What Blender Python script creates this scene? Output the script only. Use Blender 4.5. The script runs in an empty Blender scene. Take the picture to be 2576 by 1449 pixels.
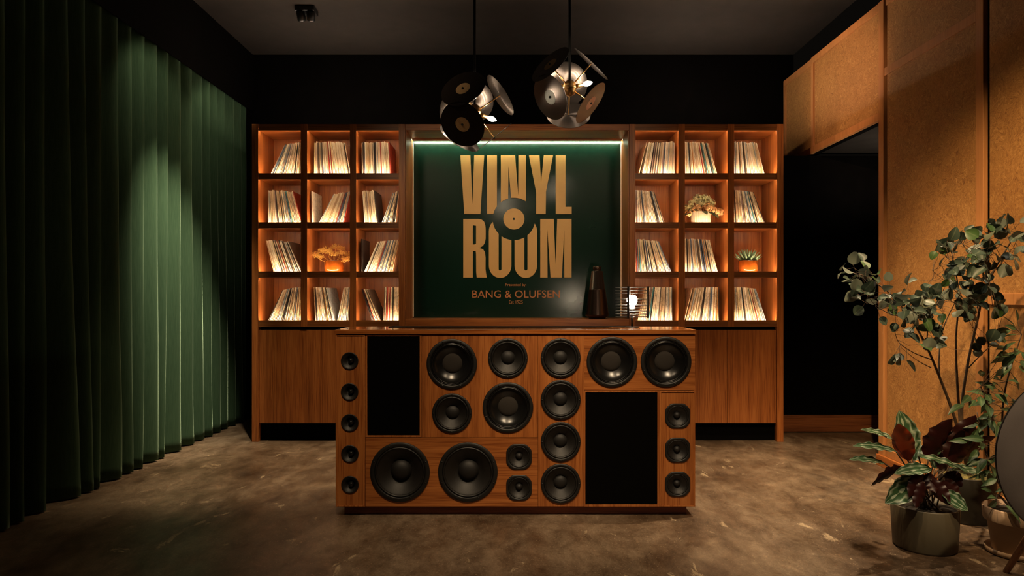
import bpy, bmesh, math, random
from mathutils import Vector, Matrix, noise
random.seed(7)
C = bpy.context.scene.collection
PI = math.pi
EYE = 1.29; F = 1717.0; CX = 1300.0; CY = 745.0
def P(px, py, y):            # a photograph pixel at depth y -> a point in the room
    return Vector(((px-CX)*y/F, y, EYE-(py-CY)*y/F))
def PX(px, y): return (px-CX)*y/F
def PZ(py, y): return EYE-(py-CY)*y/F

# ------------------------------------------------------------ camera, world, lights
sc = bpy.context.scene
cam = bpy.data.objects.new('camera', bpy.data.cameras.new('camera')); C.objects.link(cam)
cam.location = (0, 0, EYE); cam.rotation_euler = (PI/2, 0, 0)
cam.data.sensor_width = 36; cam.data.lens = 36*F/2576
cam.data.shift_x = -12/2576; cam.data.shift_y = 20.5/2576
cam.data.clip_start = 0.05
sc.camera = cam
sc.view_settings.view_transform = 'Standard'; sc.view_settings.look = 'None'
sc.view_settings.exposure = 1.3; sc.view_settings.gamma = 1; sc.view_settings.use_curve_mapping = False
w = bpy.data.worlds.new('world'); sc.world = w; w.use_nodes = True
w.node_tree.nodes['Background'].inputs[0].default_value = (1, .8, .6, 1)
w.node_tree.nodes['Background'].inputs[1].default_value = 0.0012

def spot(name, loc, target, power, angle, blend=.5, color=(1, .76, .5), r=.03):
    l = bpy.data.lights.new(name, 'SPOT'); l.energy = power; l.color = color
    l.spot_size = math.radians(angle); l.spot_blend = blend; l.shadow_soft_size = r
    o = bpy.data.objects.new(name, l); C.objects.link(o); o.location = loc
    o.rotation_euler = (Vector(target)-Vector(loc)).to_track_quat('-Z', 'Y').to_euler()
    return o
WARM = (1, .74, .46)
spot('curtain_spotlight', (-1.75, 4.9, 3.8), (-2.85, 5.62, 1.15), 420, 33, 1.0, (1, .84, .6))
spot('curtain_spotlight', (-2.25, 5.0, 3.15), (-2.9, 5.25, 2.65), 5, 92, .6, (1, .84, .6))
spot('curtain_spotlight', (-2.25, 6.0, 3.15), (-2.9, 6.3, 2.65), 5, 92, .6, (1, .84, .6))
spot('floor_spotlight', (-1.6, 4.35, 3.75), (-2.2, 4.9, 0), 55, 38, 1.0, WARM)
spot('floor_spotlight', (-1.2, 5.2, 3.75), (-1.75, 5.3, 0), 190, 42, .9, WARM)
spot('floor_spotlight', (1.9, 4.3, 3.75), (1.85, 4.5, 0), 300, 58, .9, WARM)
spot('counter_spotlight', (-.55, 1.9, 3.7), (-.3, 4.0, .7), 100, 44, .8, WARM)
spot('counter_spotlight', (1.0, 1.6, 3.7), (.85, 4.0, .7), 130, 44, .8, WARM)
spot('floor_spotlight', (.7, 2.3, 3.7), (.7, 2.8, 0), 60, 60, .9, WARM)
spot('floor_spotlight', (-1.3, 2.4, 3.7), (-1.2, 2.9, 0), 14, 55, 1.0, WARM)  # weak unseen fill added to lift the left foreground floor
spot('sign_fill_light', (-1.7, 2.8, 3.74), (-.05, 6.45, 1.8), 120, 34, 1.0, WARM, .4)  # pair of unseen soft lights added to brighten the gold lettering
spot('sign_fill_light', (1.8, 2.8, 3.74), (.05, 6.45, 1.8), 120, 34, 1.0, WARM, .4)
spot('passage_fill_light', (3.5, 5.7, 1.9), (3.1, 6.1, 2.655), 12, 120, 1.0, (1, .85, .68))  # unseen light added behind the right wall to brighten the passage ceiling
spot('panel_spotlight', (1.3, 2.1, 3.6), (2.75, 4.3, .75), 260, 50, 1.0, (1, .66, .33))
HS = (-.2, 3.4, 3.4)
spot('header_spotlight', HS, (2.78, 5.95, 3.0), 170, 24, .7, (1, .60, .37), .006)
spot('plant_spotlight', (2.35, 2.6, 3.75), (2.25, 3.6, .7), 32, 38, .8, (1, .86, .66), .02)
spot('speaker_fill_light', (1.9, .9, 3.6), (2.35, 2.77, .4), 150, 22, .8, WARM)  # unseen fill added to brighten the face of the round speaker

# ------------------------------------------------------------ materials
def nt(name):
    m = bpy.data.materials.new(name); m.use_nodes = True
    t = m.node_tree; return m, t, t.nodes['Principled BSDF']
def N(t, kind, **kw):
    n = t.nodes.new(kind)
    for k, v in kw.items():
        if k in n.inputs: n.inputs[k].default_value = v
        else: setattr(n, k, v)
    return n
def ramp(t, stops):
    r = t.nodes.new('ShaderNodeValToRGB'); e = r.color_ramp.elements
    while len(e) < len(stops): e.new(.5)
    for i, (p, c) in enumerate(stops):
        e[i].position = p; e[i].color = (*c, 1)
    return r
def coords(t, scale, which='Object', rot=(0, 0, 0)):
    tc = t.nodes.new('ShaderNodeTexCoord'); mp = t.nodes.new('ShaderNodeMapping')
    mp.inputs['Scale'].default_value = scale; mp.inputs['Rotation'].default_value = rot
    t.links.new(tc.outputs[which], mp.inputs['Vector']); return mp.outputs[0]
def plain(name, col, rough=.6, metal=0, bump=0, bscale=200, var=0, vscale=8, **kw):
    m, t, b = nt(name)
    b.inputs['Base Color'].default_value = (*col, 1); b.inputs['Roughness'].default_value = rough
    b.inputs['Metallic'].default_value = metal
    for k, v in kw.items(): b.inputs[k.replace('_', ' ')].default_value = v
    v = coords(t, (1, 1, 1))
    n = N(t, 'ShaderNodeTexNoise', Scale=float(vscale), Detail=4.0); t.links.new(v, n.inputs['Vector'])
    lo = tuple(c*(1-var) for c in col); hi = tuple(min(1, c*(1+var)) for c in col)
    r = ramp(t, [(.3, lo), (.7, hi)]); t.links.new(n.outputs['Fac'], r.inputs[0]); t.links.new(r.outputs[0], b.inputs['Base Color'])
    if bump:
        n2 = N(t, 'ShaderNodeTexNoise', Scale=float(bscale), Detail=3.0); t.links.new(v, n2.inputs['Vector'])
        bp = N(t, 'ShaderNodeBump', Strength=bump, Distance=.002); t.links.new(n2.outputs['Fac'], bp.inputs['Height'])
        t.links.new(bp.outputs[0], b.inputs['Normal'])
    return m
def wood(name, axis, dark, mid, light, rough=.38, coat=0, scale=1.0, streak=1.0):
    m, t, b = nt(name)
    s = [22*scale]*3; s[axis] = 1.1*scale
    v = coords(t, tuple(s))
    n = N(t, 'ShaderNodeTexNoise', Scale=1.0, Detail=6.0, Roughness=.65, Distortion=.35); t.links.new(v, n.inputs['Vector'])
    r = ramp(t, [(.25, dark), (.5, mid), (.78, light)]); t.links.new(n.outputs['Fac'], r.inputs[0])
    s2 = [150*scale]*3; s2[axis] = 4*scale
    v2 = coords(t, tuple(s2))
    n2 = N(t, 'ShaderNodeTexNoise', Scale=1.0, Detail=2.0); t.links.new(v2, n2.inputs['Vector'])
    r2 = ramp(t, [(.33, (.5, .36, .26)), (.5, (1, 1, 1))]); t.links.new(n2.outputs['Fac'], r2.inputs[0])
    mx = N(t, 'ShaderNodeMix', data_type='RGBA', blend_type='MULTIPLY'); mx.inputs[0].default_value = .75*streak
    t.links.new(r.outputs[0], mx.inputs[6]); t.links.new(r2.outputs[0], mx.inputs[7])
    t.links.new(mx.outputs[2], b.inputs['Base Color'])
    b.inputs['Roughness'].default_value = rough; b.inputs['Coat Weight'].default_value = coat
    b.inputs['Coat Roughness'].default_value = .08
    bp = N(t, 'ShaderNodeBump', Strength=.15, Distance=.001); t.links.new(n2.outputs['Fac'], bp.inputs['Height'])
    t.links.new(bp.outputs[0], b.inputs['Normal'])
    return m
def emit(name, col, s):
    m, t, b = nt(name)
    b.inputs['Base Color'].default_value = (.8, .8, .8, 1)
    b.inputs['Emission Color'].default_value = (*col, 1); b.inputs['Emission Strength'].default_value = s
    return m
TD, TM, TL = (.20, .057, .012), (.365, .117, .026), (.48, .175, .044)
M = {}
M['teak_v'] = wood('teak_vertical_grain', 2, TD, TM, TL)
M['teak_h'] = wood('teak_horizontal_grain', 0, TD, TM, TL)
M['teak_y'] = wood('teak_depth_grain', 1, TD, TM, TL)
M['teak_rail'] = wood('teak_rail_dark', 0, (.15, .05, .013), (.24, .085, .022), (.33, .125, .035))
M['teak_top'] = wood('teak_lacquered', 0, TD, TM, TL, rough=.2, coat=.8)
M['panel_frame'] = wood('stained_frame_timber', 2, (.36, .15, .045), (.44, .19, .06), (.5, .23, .08), rough=.5, streak=.4)
M['skirting'] = wood('skirting_timber', 0, (.10, .03, .01), (.17, .055, .017), (.24, .08, .025), rough=.45)
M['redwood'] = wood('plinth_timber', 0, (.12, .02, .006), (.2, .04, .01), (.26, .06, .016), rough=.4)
M['black_paint'] = plain('black_paint', (.0014, .0011, .001), .9, var=.3, Specular_IOR_Level=.04)
M['ceiling_paint'] = plain('charcoal_ceiling_paint', (.022, .018, .015), .9, var=.1, Specular_IOR_Level=.1)
M['black_metal'] = plain('black_metal', (.006, .0055, .005), .35)
M['black_void'] = plain('black_recess', (.0012, .001, .001), .8, Specular_IOR_Level=.06)
M['brass'] = plain('aged_brass', (.55, .32, .12), .32, 1, var=.15)
M['gold'] = plain('gold_lettering', (.60, .34, .11), .45, .0, bump=.05, bscale=700, var=.03)
M['copper'] = plain('copper_lettering', (.5, .17, .055), .45, .0)
M['green_panel'] = plain('dark_green_satin_panel', (.0042, .021, .0135), .21, bump=.04, bscale=30, var=.1, vscale=3)
M['led'] = emit('warm_led', (1, .73, .44), 55)
M['led_top'] = emit('warm_led_upper', (1, .73, .44), 24)
M['led_edge'] = emit('warm_led_slot', (1, .45, .14), .12)
M['led_white'] = emit('neutral_led', (.80, 1, .70), 90)
M['led_up'] = emit('warm_led_uplight', (1, .84, .66), 55)
M['bulb'] = emit('glowing_bulb', (1, .80, .56), 105)
M['bulb_big'] = emit('glowing_globe_bulb', (1, .80, .56), 110)
M['rubber'] = plain('matte_black_rubber', (.006, .0055, .005), .5, var=.2)
M['cone'] = plain('black_paper_cone', (.008, .0068, .006), .5, bump=.3, bscale=500, var=.2)
M['cone_gloss'] = plain('glossy_black_cone', (.006, .006, .0062), .27)
M['cap'] = plain('felt_dust_cap', (.020, .015, .011), .9, bump=.4, bscale=900, var=.2)
M['cap_dark'] = plain('black_dust_cap', (.007, .006, .0055), .6)
M['grille'] = plain('black_grille_cloth', (.0016, .0013, .0012), .95, Specular_IOR_Level=.05, bump=.6, bscale=1500, var=.4, vscale=900)
M['chrome_dark'] = plain('smoked_bronze_metal', (.085, .055, .042), .28, .9)
M['vinyl'] = plain('black_vinyl', (.012, .009, .008), .25)
M['soil'] = plain('dark_soil', (.012, .008, .005), .95, bump=1, bscale=90, var=.6, vscale=60)
M['moss'] = plain('dry_moss', (.11, .09, .022), .95, bump=1, bscale=120, var=.7, vscale=40)
M['olive_pot'] = plain('olive_grey_planter', (.085, .070, .042), .55, bump=.05, var=.06)
M['dark_pot'] = plain('dark_green_planter', (.010, .009, .006), .5, var=.1)
M['clay'] = plain('pale_clay', (.36, .25, .165), .8, bump=.1, var=.12)
M['amber_glaze'] = plain('amber_glazed_ceramic', (.23, .052, .006), .12, Coat_Weight=.8, var=.3, vscale=14)
M['white_glaze'] = plain('cream_ceramic', (.32, .30, .225), .45, var=.05)
M['aloe'] = plain('aloe_green', (.19, .32, .20), .45, var=.35, vscale=30)
M['hydrangea'] = plain('cream_petals', (.56, .58, .34), .8, var=.25, vscale=60)
M['hydrangea_tan'] = plain('tan_petals', (.68, .42, .20), .8, var=.3, vscale=60)
M['leaf_dull'] = plain('dull_green_leaf', (.06, .10, .045), .6, var=.3)
M['dry_yellow'] = plain('dried_ochre_fronds', (.80, .50, .13), .8, var=.25, vscale=50)
M['bark'] = plain('brown_bark', (.075, .048, .028), .8, bump=.4, bscale=150, var=.35, vscale=40)
M['disc_cloth'] = plain('charcoal_speaker_cloth', (.12, .098, .088), .85, bump=.5, bscale=1500, var=.1)
M['leg_wood'] = wood('oak_leg', 2, (.2, .09, .04), (.3, .14, .06), (.36, .18, .08))
def smoked():
    m, t, b = nt('translucent_smoked_vinyl')
    b.inputs['Base Color'].default_value = (.10, .085, .078, 1); b.inputs['Roughness'].default_value = .34
    b.inputs['Metallic'].default_value = .9; b.inputs['Anisotropic'].default_value = .92
    tg = N(t, 'ShaderNodeTangent', direction_type='RADIAL', axis='Z'); t.links.new(tg.outputs[0], b.inputs['Tangent'])
    v = coords(t, (1, 1, 1))
    g = N(t, 'ShaderNodeTexWave', wave_type='RINGS', rings_direction='Z', Scale=18.0, Distortion=2.0); t.links.new(v, g.inputs['Vector'])
    rr = ramp(t, [(0, (.28,)*3), (1, (.40,)*3)]); t.links.new(g.outputs['Fac'], rr.inputs[0]); t.links.new(rr.outputs[0], b.inputs['Roughness'])
    tr = N(t, 'ShaderNodeBsdfTranslucent'); tr.inputs[0].default_value = (.10, .07, .055, 1)
    ms = N(t, 'ShaderNodeMixShader'); ms.inputs[0].default_value = .3; t.links.new(b.outputs[0], ms.inputs[1]); t.links.new(tr.outputs[0], ms.inputs[2])
    t.links.new(ms.outputs[0], t.nodes['Material Output'].inputs[0])
    return m
M['smoked'] = smoked()
def label_mat(name, col):
    m, t, b = nt(name)
    v = coords(t, (1, 1, 1))
    g = N(t, 'ShaderNodeTexWave', wave_type='RINGS', rings_direction='Z', Scale=32.0); t.links.new(v, g.inputs['Vector'])
    r = ramp(t, [(.0, tuple(c*.72 for c in col)), (.2, col)]); t.links.new(g.outputs['Fac'], r.inputs[0]); t.links.new(r.outputs[0], b.inputs['Base Color'])
    b.inputs['Roughness'].default_value = .5; return m
M['label_tan'] = label_mat('tan_record_label', (.42, .26, .12))
M['label_grey'] = label_mat('grey_record_label', (.22, .24, .22))
M['label_pink'] = label_mat('pinkish_record_label', (.45, .24, .16))

def floor_mat():
    m, t, b = nt('stained_concrete')
    v = coords(t, (1, .62, 1), rot=(0, 0, .15))
    n1 = N(t, 'ShaderNodeTexNoise', Scale=1.5, Detail=10.0, Roughness=.7, Distortion=.25); t.links.new(v, n1.inputs['Vector'])
    r1 = ramp(t, [(.34, (.055, .033, .018)), (.46, (.12, .078, .047)), (.55, (.19, .135, .088)), (.68, (.29, .215, .145))]); t.links.new(n1.outputs['Fac'], r1.inputs[0])
    v2 = coords(t, (3.4, 1.7, 1), rot=(0, 0, -.35))
    n2 = N(t, 'ShaderNodeTexNoise', Scale=1.6, Detail=7.0, Roughness=.7, Distortion=.9); t.links.new(v2, n2.inputs['Vector'])
    r2 = ramp(t, [(.62, (0, 0, 0)), (.65, (1, 1, 1))]); t.links.new(n2.outputs['Fac'], r2.inputs[0])
    mx = N(t, 'ShaderNodeMix', data_type='RGBA', blend_type='MIX')
    ms = N(t, 'ShaderNodeMath', operation='MULTIPLY'); ms.inputs[1].default_value = .6
    t.links.new(r2.outputs[0], ms.inputs[0]); t.links.new(ms.outputs[0], mx.inputs[0])
    t.links.new(r1.outputs[0], mx.inputs[6]); mx.inputs[7].default_value = (.52, .40, .25, 1)
    v5 = coords(t, (1, .55, 1), rot=(0, 0, -.2))
    n5 = N(t, 'ShaderNodeTexNoise', Scale=7.0, Detail=10.0, Roughness=.78, Distortion=.4); t.links.new(v5, n5.inputs['Vector'])
    r5 = ramp(t, [(.34, (.42, .37, .33)), (.5, (.85, .84, .82)), (.60, (1.05, 1.05, 1.05)), (.72, (1.7, 1.6, 1.45))]); t.links.new(n5.outputs['Fac'], r5.inputs[0])
    m5 = N(t, 'ShaderNodeMix', data_type='RGBA', blend_type='MULTIPLY'); m5.inputs[0].default_value = .9
    t.links.new(mx.outputs[2], m5.inputs[6]); t.links.new(r5.outputs[0], m5.inputs[7]); mx = m5
    n3 = N(t, 'ShaderNodeTexNoise', Scale=90.0, Detail=3.0, Roughness=.7); t.links.new(v, n3.inputs['Vector'])
    r3 = ramp(t, [(.35, (.68, .66, .64)), (.62, (1.0, 1.0, 1.0)), (.74, (1, 1, 1))]); t.links.new(n3.outputs['Fac'], r3.inputs[0])
    m2 = N(t, 'ShaderNodeMix', data_type='RGBA', blend_type='MULTIPLY'); m2.inputs[0].default_value = .8
    t.links.new(mx.outputs[2], m2.inputs[6]); t.links.new(r3.outputs[0], m2.inputs[7])
    v6 = coords(t, (1, 1, 1)); n6 = N(t, 'ShaderNodeTexNoise', Scale=130.0, Detail=1.0); t.links.new(v6, n6.inputs['Vector'])
    r6 = ramp(t, [(.70, (0, 0, 0)), (.73, (1, 1, 1))]); t.links.new(n6.outputs['Fac'], r6.inputs[0])
    m6 = N(t, 'ShaderNodeMix', data_type='RGBA'); s6 = N(t, 'ShaderNodeMath', operation='MULTIPLY'); s6.inputs[1].default_value = .6
    t.links.new(r6.outputs[0], s6.inputs[0]); t.links.new(s6.outputs[0], m6.inputs[0]); t.links.new(m2.outputs[2], m6.inputs[6]); m6.inputs[7].default_value = (.5, .38, .24, 1)
    t.links.new(m6.outputs[2], b.inputs['Base Color'])
    rr = ramp(t, [(.3, (.30,)*3), (.7, (.52,)*3)]); t.links.new(n2.outputs['Fac'], rr.inputs[0]); t.links.new(rr.outputs[0], b.inputs['Roughness'])
    bp = N(t, 'ShaderNodeBump', Strength=.25, Distance=.003); t.links.new(n1.outputs['Fac'], bp.inputs['Height'])
    bp2 = N(t, 'ShaderNodeBump', Strength=.25, Distance=.001); t.links.new(n3.outputs['Fac'], bp2.inputs['Height']); t.links.new(bp.outputs[0], bp2.inputs['Normal'])
    t.links.new(bp2.outputs[0], b.inputs['Normal'])
    return m
M['floor'] = floor_mat()
def fibre_mat():
    m, t, b = nt('strand_fibre_board')
    v = coords(t, (1, 1, 1))
    n0 = N(t, 'ShaderNodeTexNoise', Scale=9.0, Detail=4.0, Distortion=1.5); t.links.new(v, n0.inputs['Vector'])
    va = N(t, 'ShaderNodeVectorMath', operation='SCALE'); va.inputs['Scale'].default_value = .30; t.links.new(n0.outputs['Color'], va.inputs[0])
    vb = N(t, 'ShaderNodeVectorMath', operation='ADD'); t.links.new(v, vb.inputs[0]); t.links.new(va.outputs[0], vb.inputs[1])
    n1 = N(t, 'ShaderNodeTexNoise', Scale=15.0, Detail=9.0, Roughness=.78, Distortion=2.6); t.links.new(vb.outputs[0], n1.inputs['Vector'])
    r = ramp(t, [(.34, (.15, .058, .015)), (.45, (.31, .14, .036)), (.54, (.41, .20, .054)), (.66, (.60, .34, .115))]); t.links.new(n1.outputs['Fac'], r.inputs[0])
    n4 = N(t, 'ShaderNodeTexNoise', Scale=2.2, Detail=3.0); t.links.new(v, n4.inputs['Vector'])
    r4 = ramp(t, [(.3, (.8, .76, .7)), (.65, (1, 1, 1))]); t.links.new(n4.outputs['Fac'], r4.inputs[0])
    mx = N(t, 'ShaderNodeMix', data_type='RGBA', blend_type='MULTIPLY'); mx.inputs[0].default_value = .9
    t.links.new(r.outputs[0], mx.inputs[6]); t.links.new(r4.outputs[0], mx.inputs[7]); t.links.new(mx.outputs[2], b.inputs['Base Color'])
    b.inputs['Roughness'].default_value = .7
    bp = N(t, 'ShaderNodeBump', Strength=.35, Distance=.002); t.links.new(n1.outputs['Fac'], bp.inputs['Height']); t.links.new(bp.outputs[0], b.inputs['Normal'])
    return m
M['fibre'] = fibre_mat()
def velvet():
    m, t, b = nt('green_velvet')
    v = coords(t, (60, 60, 3))
    n = N(t, 'ShaderNodeTexNoise', Scale=3.0, Detail=4.0); t.links.new(v, n.inputs['Vector'])
    r = ramp(t, [(.3, (.024, .050, .026)), (.7, (.034, .064, .034))]); t.links.new(n.outputs['Fac'], r.inputs[0]); t.links.new(r.outputs[0], b.inputs['Base Color'])
    b.inputs['Roughness'].default_value = .9; b.inputs['Sheen Weight'].default_value = .5; b.inputs['Sheen Roughness'].default_value = .35
    b.inputs['Sheen Tint'].default_value = (.55, .75, .5, 1); b.inputs['Specular IOR Level'].default_value = .1
    v2 = coords(t, (1, 1, 1)); n2 = N(t, 'ShaderNodeTexNoise', Scale=400.0); t.links.new(v2, n2.inputs['Vector'])
    bp = N(t, 'ShaderNodeBump', Strength=.2, Distance=.001); t.links.new(n2.outputs['Fac'], bp.inputs['Height']); t.links.new(bp.outputs[0], b.inputs['Normal'])
    return m
M['velvet'] = velvet()
def leaf_mat(name, top, vein, under, rough=.42, calathea=False):
    m, t, b = nt(name)
    tc = t.nodes.new('ShaderNodeTexCoord'); sp = t.nodes.new('ShaderNodeSeparateXYZ'); t.links.new(tc.outputs['UV'], sp.inputs[0])
    ax = N(t, 'ShaderNodeMath', operation='SUBTRACT'); ax.inputs[1].default_value = .5; t.links.new(sp.outputs[0], ax.inputs[0])
    ab = N(t, 'ShaderNodeMath', operation='ABSOLUTE'); t.links.new(ax.outputs[0], ab.inputs[0])   # 0 midrib .. .5 edge
    if calathea:
        # pale feathered band half way out and pale rib
        s1 = N(t, 'ShaderNodeMath', operation='MULTIPLY_ADD'); s1.inputs[1].default_value = 24; t.links.new(sp.outputs[1], s1.inputs[0])
        s0 = N(t, 'ShaderNodeMath', operation='MULTIPLY'); s0.inputs[1].default_value = -20; t.links.new(ab.outputs[0], s0.inputs[0]); t.links.new(s0.outputs[0], s1.inputs[2])
        sn = N(t, 'ShaderNodeMath', operation='SINE'); t.links.new(s1.outputs[0], sn.inputs[0])
        sc_ = N(t, 'ShaderNodeMath', operation='MULTIPLY_ADD'); sc_.inputs[1].default_value = .035; t.links.new(sn.outputs[0], sc_.inputs[0]); t.links.new(ab.outputs[0], sc_.inputs[2])
        r = ramp(t, [(.0, vein), (.03, vein), (.05, top), (.20, tuple(c*1.3 for c in top)), (.29, vein), (.35, top), (.44, tuple(c*.7 for c in top)), (.5, vein)])
        t.links.new(sc_.outputs[0], r.inputs[0])
    else:
        r = ramp(t, [(.0, vein), (.035, vein), (.06, top), (.5, tuple(c*.8 for c in top))]); t.links.new(ab.outputs[0], r.inputs[0])
    oi = t.nodes.new('ShaderNodeObjectInfo'); rr = ramp(t, [(0, (.55, .6, .6)), (.6, (1, 1, 1)), (1, (1.0, 1.0, .95))]); t.links.new(oi.outputs['Random'], rr.inputs[0])
    mm = N(t, 'ShaderNodeMix', data_type='RGBA', blend_type='MULTIPLY'); mm.inputs[0].default_value = 1 if not calathea else .3
    t.links.new(r.outputs[0], mm.inputs[6]); t.links.new(rr.outputs[0], mm.inputs[7])
    g = t.nodes.new('ShaderNodeNewGeometry')
    mx = N(t, 'ShaderNodeMix', data_type='RGBA'); t.links.new(g.outputs['Backfacing'], mx.inputs[0]); t.links.new(mm.outputs[2], mx.inputs[6]); mx.inputs[7].default_value = (*under, 1)
    t.links.new(mx.outputs[2], b.inputs['Base Color']); b.inputs['Roughness'].default_value = rough
    tr = N(t, 'ShaderNodeBsdfTranslucent'); t.links.new(mx.outputs[2], tr.inputs[0])
    ms = N(t, 'ShaderNodeMixShader'); ms.inputs[0].default_value = .18; t.links.new(b.outputs[0], ms.inputs[1]); t.links.new(tr.outputs[0], ms.inputs[2])
    t.links.new(ms.outputs[0], t.nodes['Material Output'].inputs[0])
    return m
M['euc'] = leaf_mat('blue_green_leaf', (.050, .078, .055), (.10, .13, .085), (.105, .125, .095), .5)
M['euc_bright'] = leaf_mat('fresh_green_leaf', (.045, .10, .025), (.08, .13, .05), (.12, .14, .09), .45)
M['ficus'] = leaf_mat('deep_green_leaf', (.06, .12, .05), (.13, .2, .09), (.10, .15, .08), .45)
M['calathea'] = leaf_mat('patterned_leaf', (.035, .085, .035), (.34, .42, .30), (.024, .0035, .003), .4, True)
M['calathea_lit'] = leaf_mat('lit_through_red_leaf', (.30, .05, .015), (.34, .12, .03), (.20, .03, .008), .4)  # light shining through one maroon underside, put into its colour
SLEEVES = []
for i, (c, wgt) in enumerate([((.66, .55, .40), 9), ((.72, .65, .53), 7), ((.54, .41, .27), 5), ((.45, .30, .17), 4), ((.03, .025, .025), 4),
    ((.30, .045, .03), 1), ((.08, .11, .17), 1.5), ((.45, .22, .07), 1), ((.10, .07, .05), 2), ((.30, .34, .36), 2), ((.06, .20, .22), .5), ((.62, .52, .30), 2), ((.30, .2, .18), 1)]):
    m, t, b = nt('card_sleeve_%s' % ['cream', 'white', 'buff', 'tan', 'black', 'red', 'blue', 'orange', 'brown', 'grey', 'teal', 'yellow', 'plum'][i])
    v = coords(t, (40, 40, 26)); n = N(t, 'ShaderNodeTexNoise', Scale=1.0, Detail=5.0, Roughness=.8); t.links.new(v, n.inputs['Vector'])
    r = ramp(t, [(.38, tuple(x*.45 for x in c)), (.5, c), (.8, tuple(min(1, x*1.1) for x in c))]); t.links.new(n.outputs['Fac'], r.inputs[0]); t.links.new(r.outputs[0], b.inputs['Base Color'])
    b.inputs['Roughness'].default_value = .45
    SLEEVES.append((m, wgt, ['cream', 'white', 'buff', 'tan', 'black', 'red', 'blue', 'orange', 'brown', 'grey', 'teal', 'yellow', 'plum'][i]))

# ------------------------------------------------------------ mesh helpers
ORG = {}
def box(bm, x0, x1, y0, y1, z0, z1, mi=0):
    vs = [bm.verts.new((x, y, z)) for x in (x0, x1) for y in (y0, y1) for z in (z0, z1)]
    for f in ((0, 1, 3, 2), (4, 6, 7, 5), (0, 4, 5, 1), (2, 3, 7, 6), (0, 2, 6, 4), (1, 5, 7, 3)):
        bm.faces.new([vs[i] for i in f]).material_index = mi
def lathe(bm, prof, axis='z', seg=48, c=(0, 0, 0), smooth=True, mi=0, close=False):
    c = Vector(c); rings = []
    for r, h in prof:
        if r < 1e-6:
            p = Vector((0, 0, h)) if axis == 'z' else Vector((0, h, 0))
            rings.append([bm.verts.new(c+p)])
        else:
            ring = []
            for k in range(seg):
                a = 2*PI*k/seg
                p = Vector((r*math.cos(a), r*math.sin(a), h)) if axis == 'z' else Vector((r*math.cos(a), h, r*math.sin(a)))
                ring.append(bm.verts.new(c+p))
            rings.append(ring)
    pairs = list(zip(rings, rings[1:]))
    if close: pairs.append((rings[-1], rings[0]))
    for A, B in pairs:
        for k in range(seg):
            k2 = (k+1) % seg
            if len(A) == 1 and len(B) == 1: continue
            if len(A) == 1: f = bm.faces.new((A[0], B[k], B[k2]))
            elif len(B) == 1: f = bm.faces.new((A[k], B[0], A[k2]))
            else: f = bm.faces.new((A[k], B[k], B[k2], A[k2]))
            f.smooth = smooth; f.material_index = mi
def tube(bm, pts, radii, seg=8, cap=True):
    pts = [Vector(p) for p in pts]
    if not hasattr(radii, '__len__'): radii = [radii]*len(pts)
    rings = []; up = None
    for i, p in enumerate(pts):
        d = (pts[min(i+1, len(pts)-1)]-pts[max(i-1, 0)]).normalized()
        if up is None: up = d.orthogonal().normalized()
        up = (up-d*up.dot(d)).normalized(); s = d.cross(up)
        rings.append([bm.verts.new(p+(up*math.cos(2*PI*k/seg)+s*math.sin(2*PI*k/seg))*radii[i]) for k in range(seg)])
    for A, B in zip(rings, rings[1:]):
        for k in range(seg):
            f = bm.faces.new((A[k], A[(k+1) % seg], B[(k+1) % seg], B[k])); f.smooth = True
    if cap: bm.faces.new(rings[0][::-1]); bm.faces.new(rings[-1])
def curve_pts(pts, n=6):
    pts = [Vector(p) for p in pts]; out = []
    for i in range(len(pts)-1):
        p0 = pts[max(i-1, 0)]; p1 = pts[i]; p2 = pts[i+1]; p3 = pts[min(i+2, len(pts)-1)]
        for k in range(n):
            t = k/n; out.append(.5*((2*p1)+(-p0+p2)*t+(2*p0-5*p1+4*p2-p3)*t*t+(-p0+3*p1-3*p2+p3)*t**3))
    out.append(pts[-1]); return out
def finish(name, me, mats, parent=None, loc=None, bevel=0, rot=None):
    for m in (mats if isinstance(mats, (list, tuple)) else [mats]): me.materials.append(m)
    o = bpy.data.objects.new(name, me); C.objects.link(o)
    base = ORG.get(parent, Vector((0, 0, 0))) if parent else Vector((0, 0, 0))
    if loc is None:
        if parent: me.transform(Matrix.Translation(-base)); ORG[o] = base
        else: ORG[o] = Vector((0, 0, 0))
    else:
        o.location = Vector(loc)-base; ORG[o] = Vector(loc)
    if rot: o.rotation_euler = rot
    if parent: o.parent = parent
    if bevel:
        b = o.modifiers.new('bevel', 'BEVEL'); b.width = bevel; b.segments = 2; b.limit_method = 'ANGLE'
    return o
def obj(name, bm, mats, parent=None, loc=None, bevel=0, rot=None, recalc=True):
    if recalc: bmesh.ops.recalc_face_normals(bm, faces=bm.faces)
    me = bpy.data.meshes.new(name); bm.to_mesh(me); bm.free()
    return finish(name, me, mats, parent, loc, bevel, rot)
def boxobj(name, x0, x1, y0, y1, z0, z1, mat, parent=None, bevel=.0015):
    bm = bmesh.new(); box(bm, x0, x1, y0, y1, z0, z1); return obj(name, bm, mat, parent, bevel=bevel)
def empty(name, loc, label, cat, group=None):
    o = bpy.data.objects.new(name, None); C.objects.link(o); o.location = loc; ORG[o] = Vector(loc); o.empty_display_size = .1
    return tag(o, label, cat, group)
def tag(o, label, cat, group=None):
    o['label'] = label; o['category'] = cat
    if group: o['group'] = group
    return o
def struct(o): o['kind'] = 'structure'; return o
def origin_to(o, p):           # move an untouched top-level mesh's origin to its own place
    p = Vector(p); o.data.transform(Matrix.Translation(-p)); o.location = p; ORG[o] = p; return o
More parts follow.
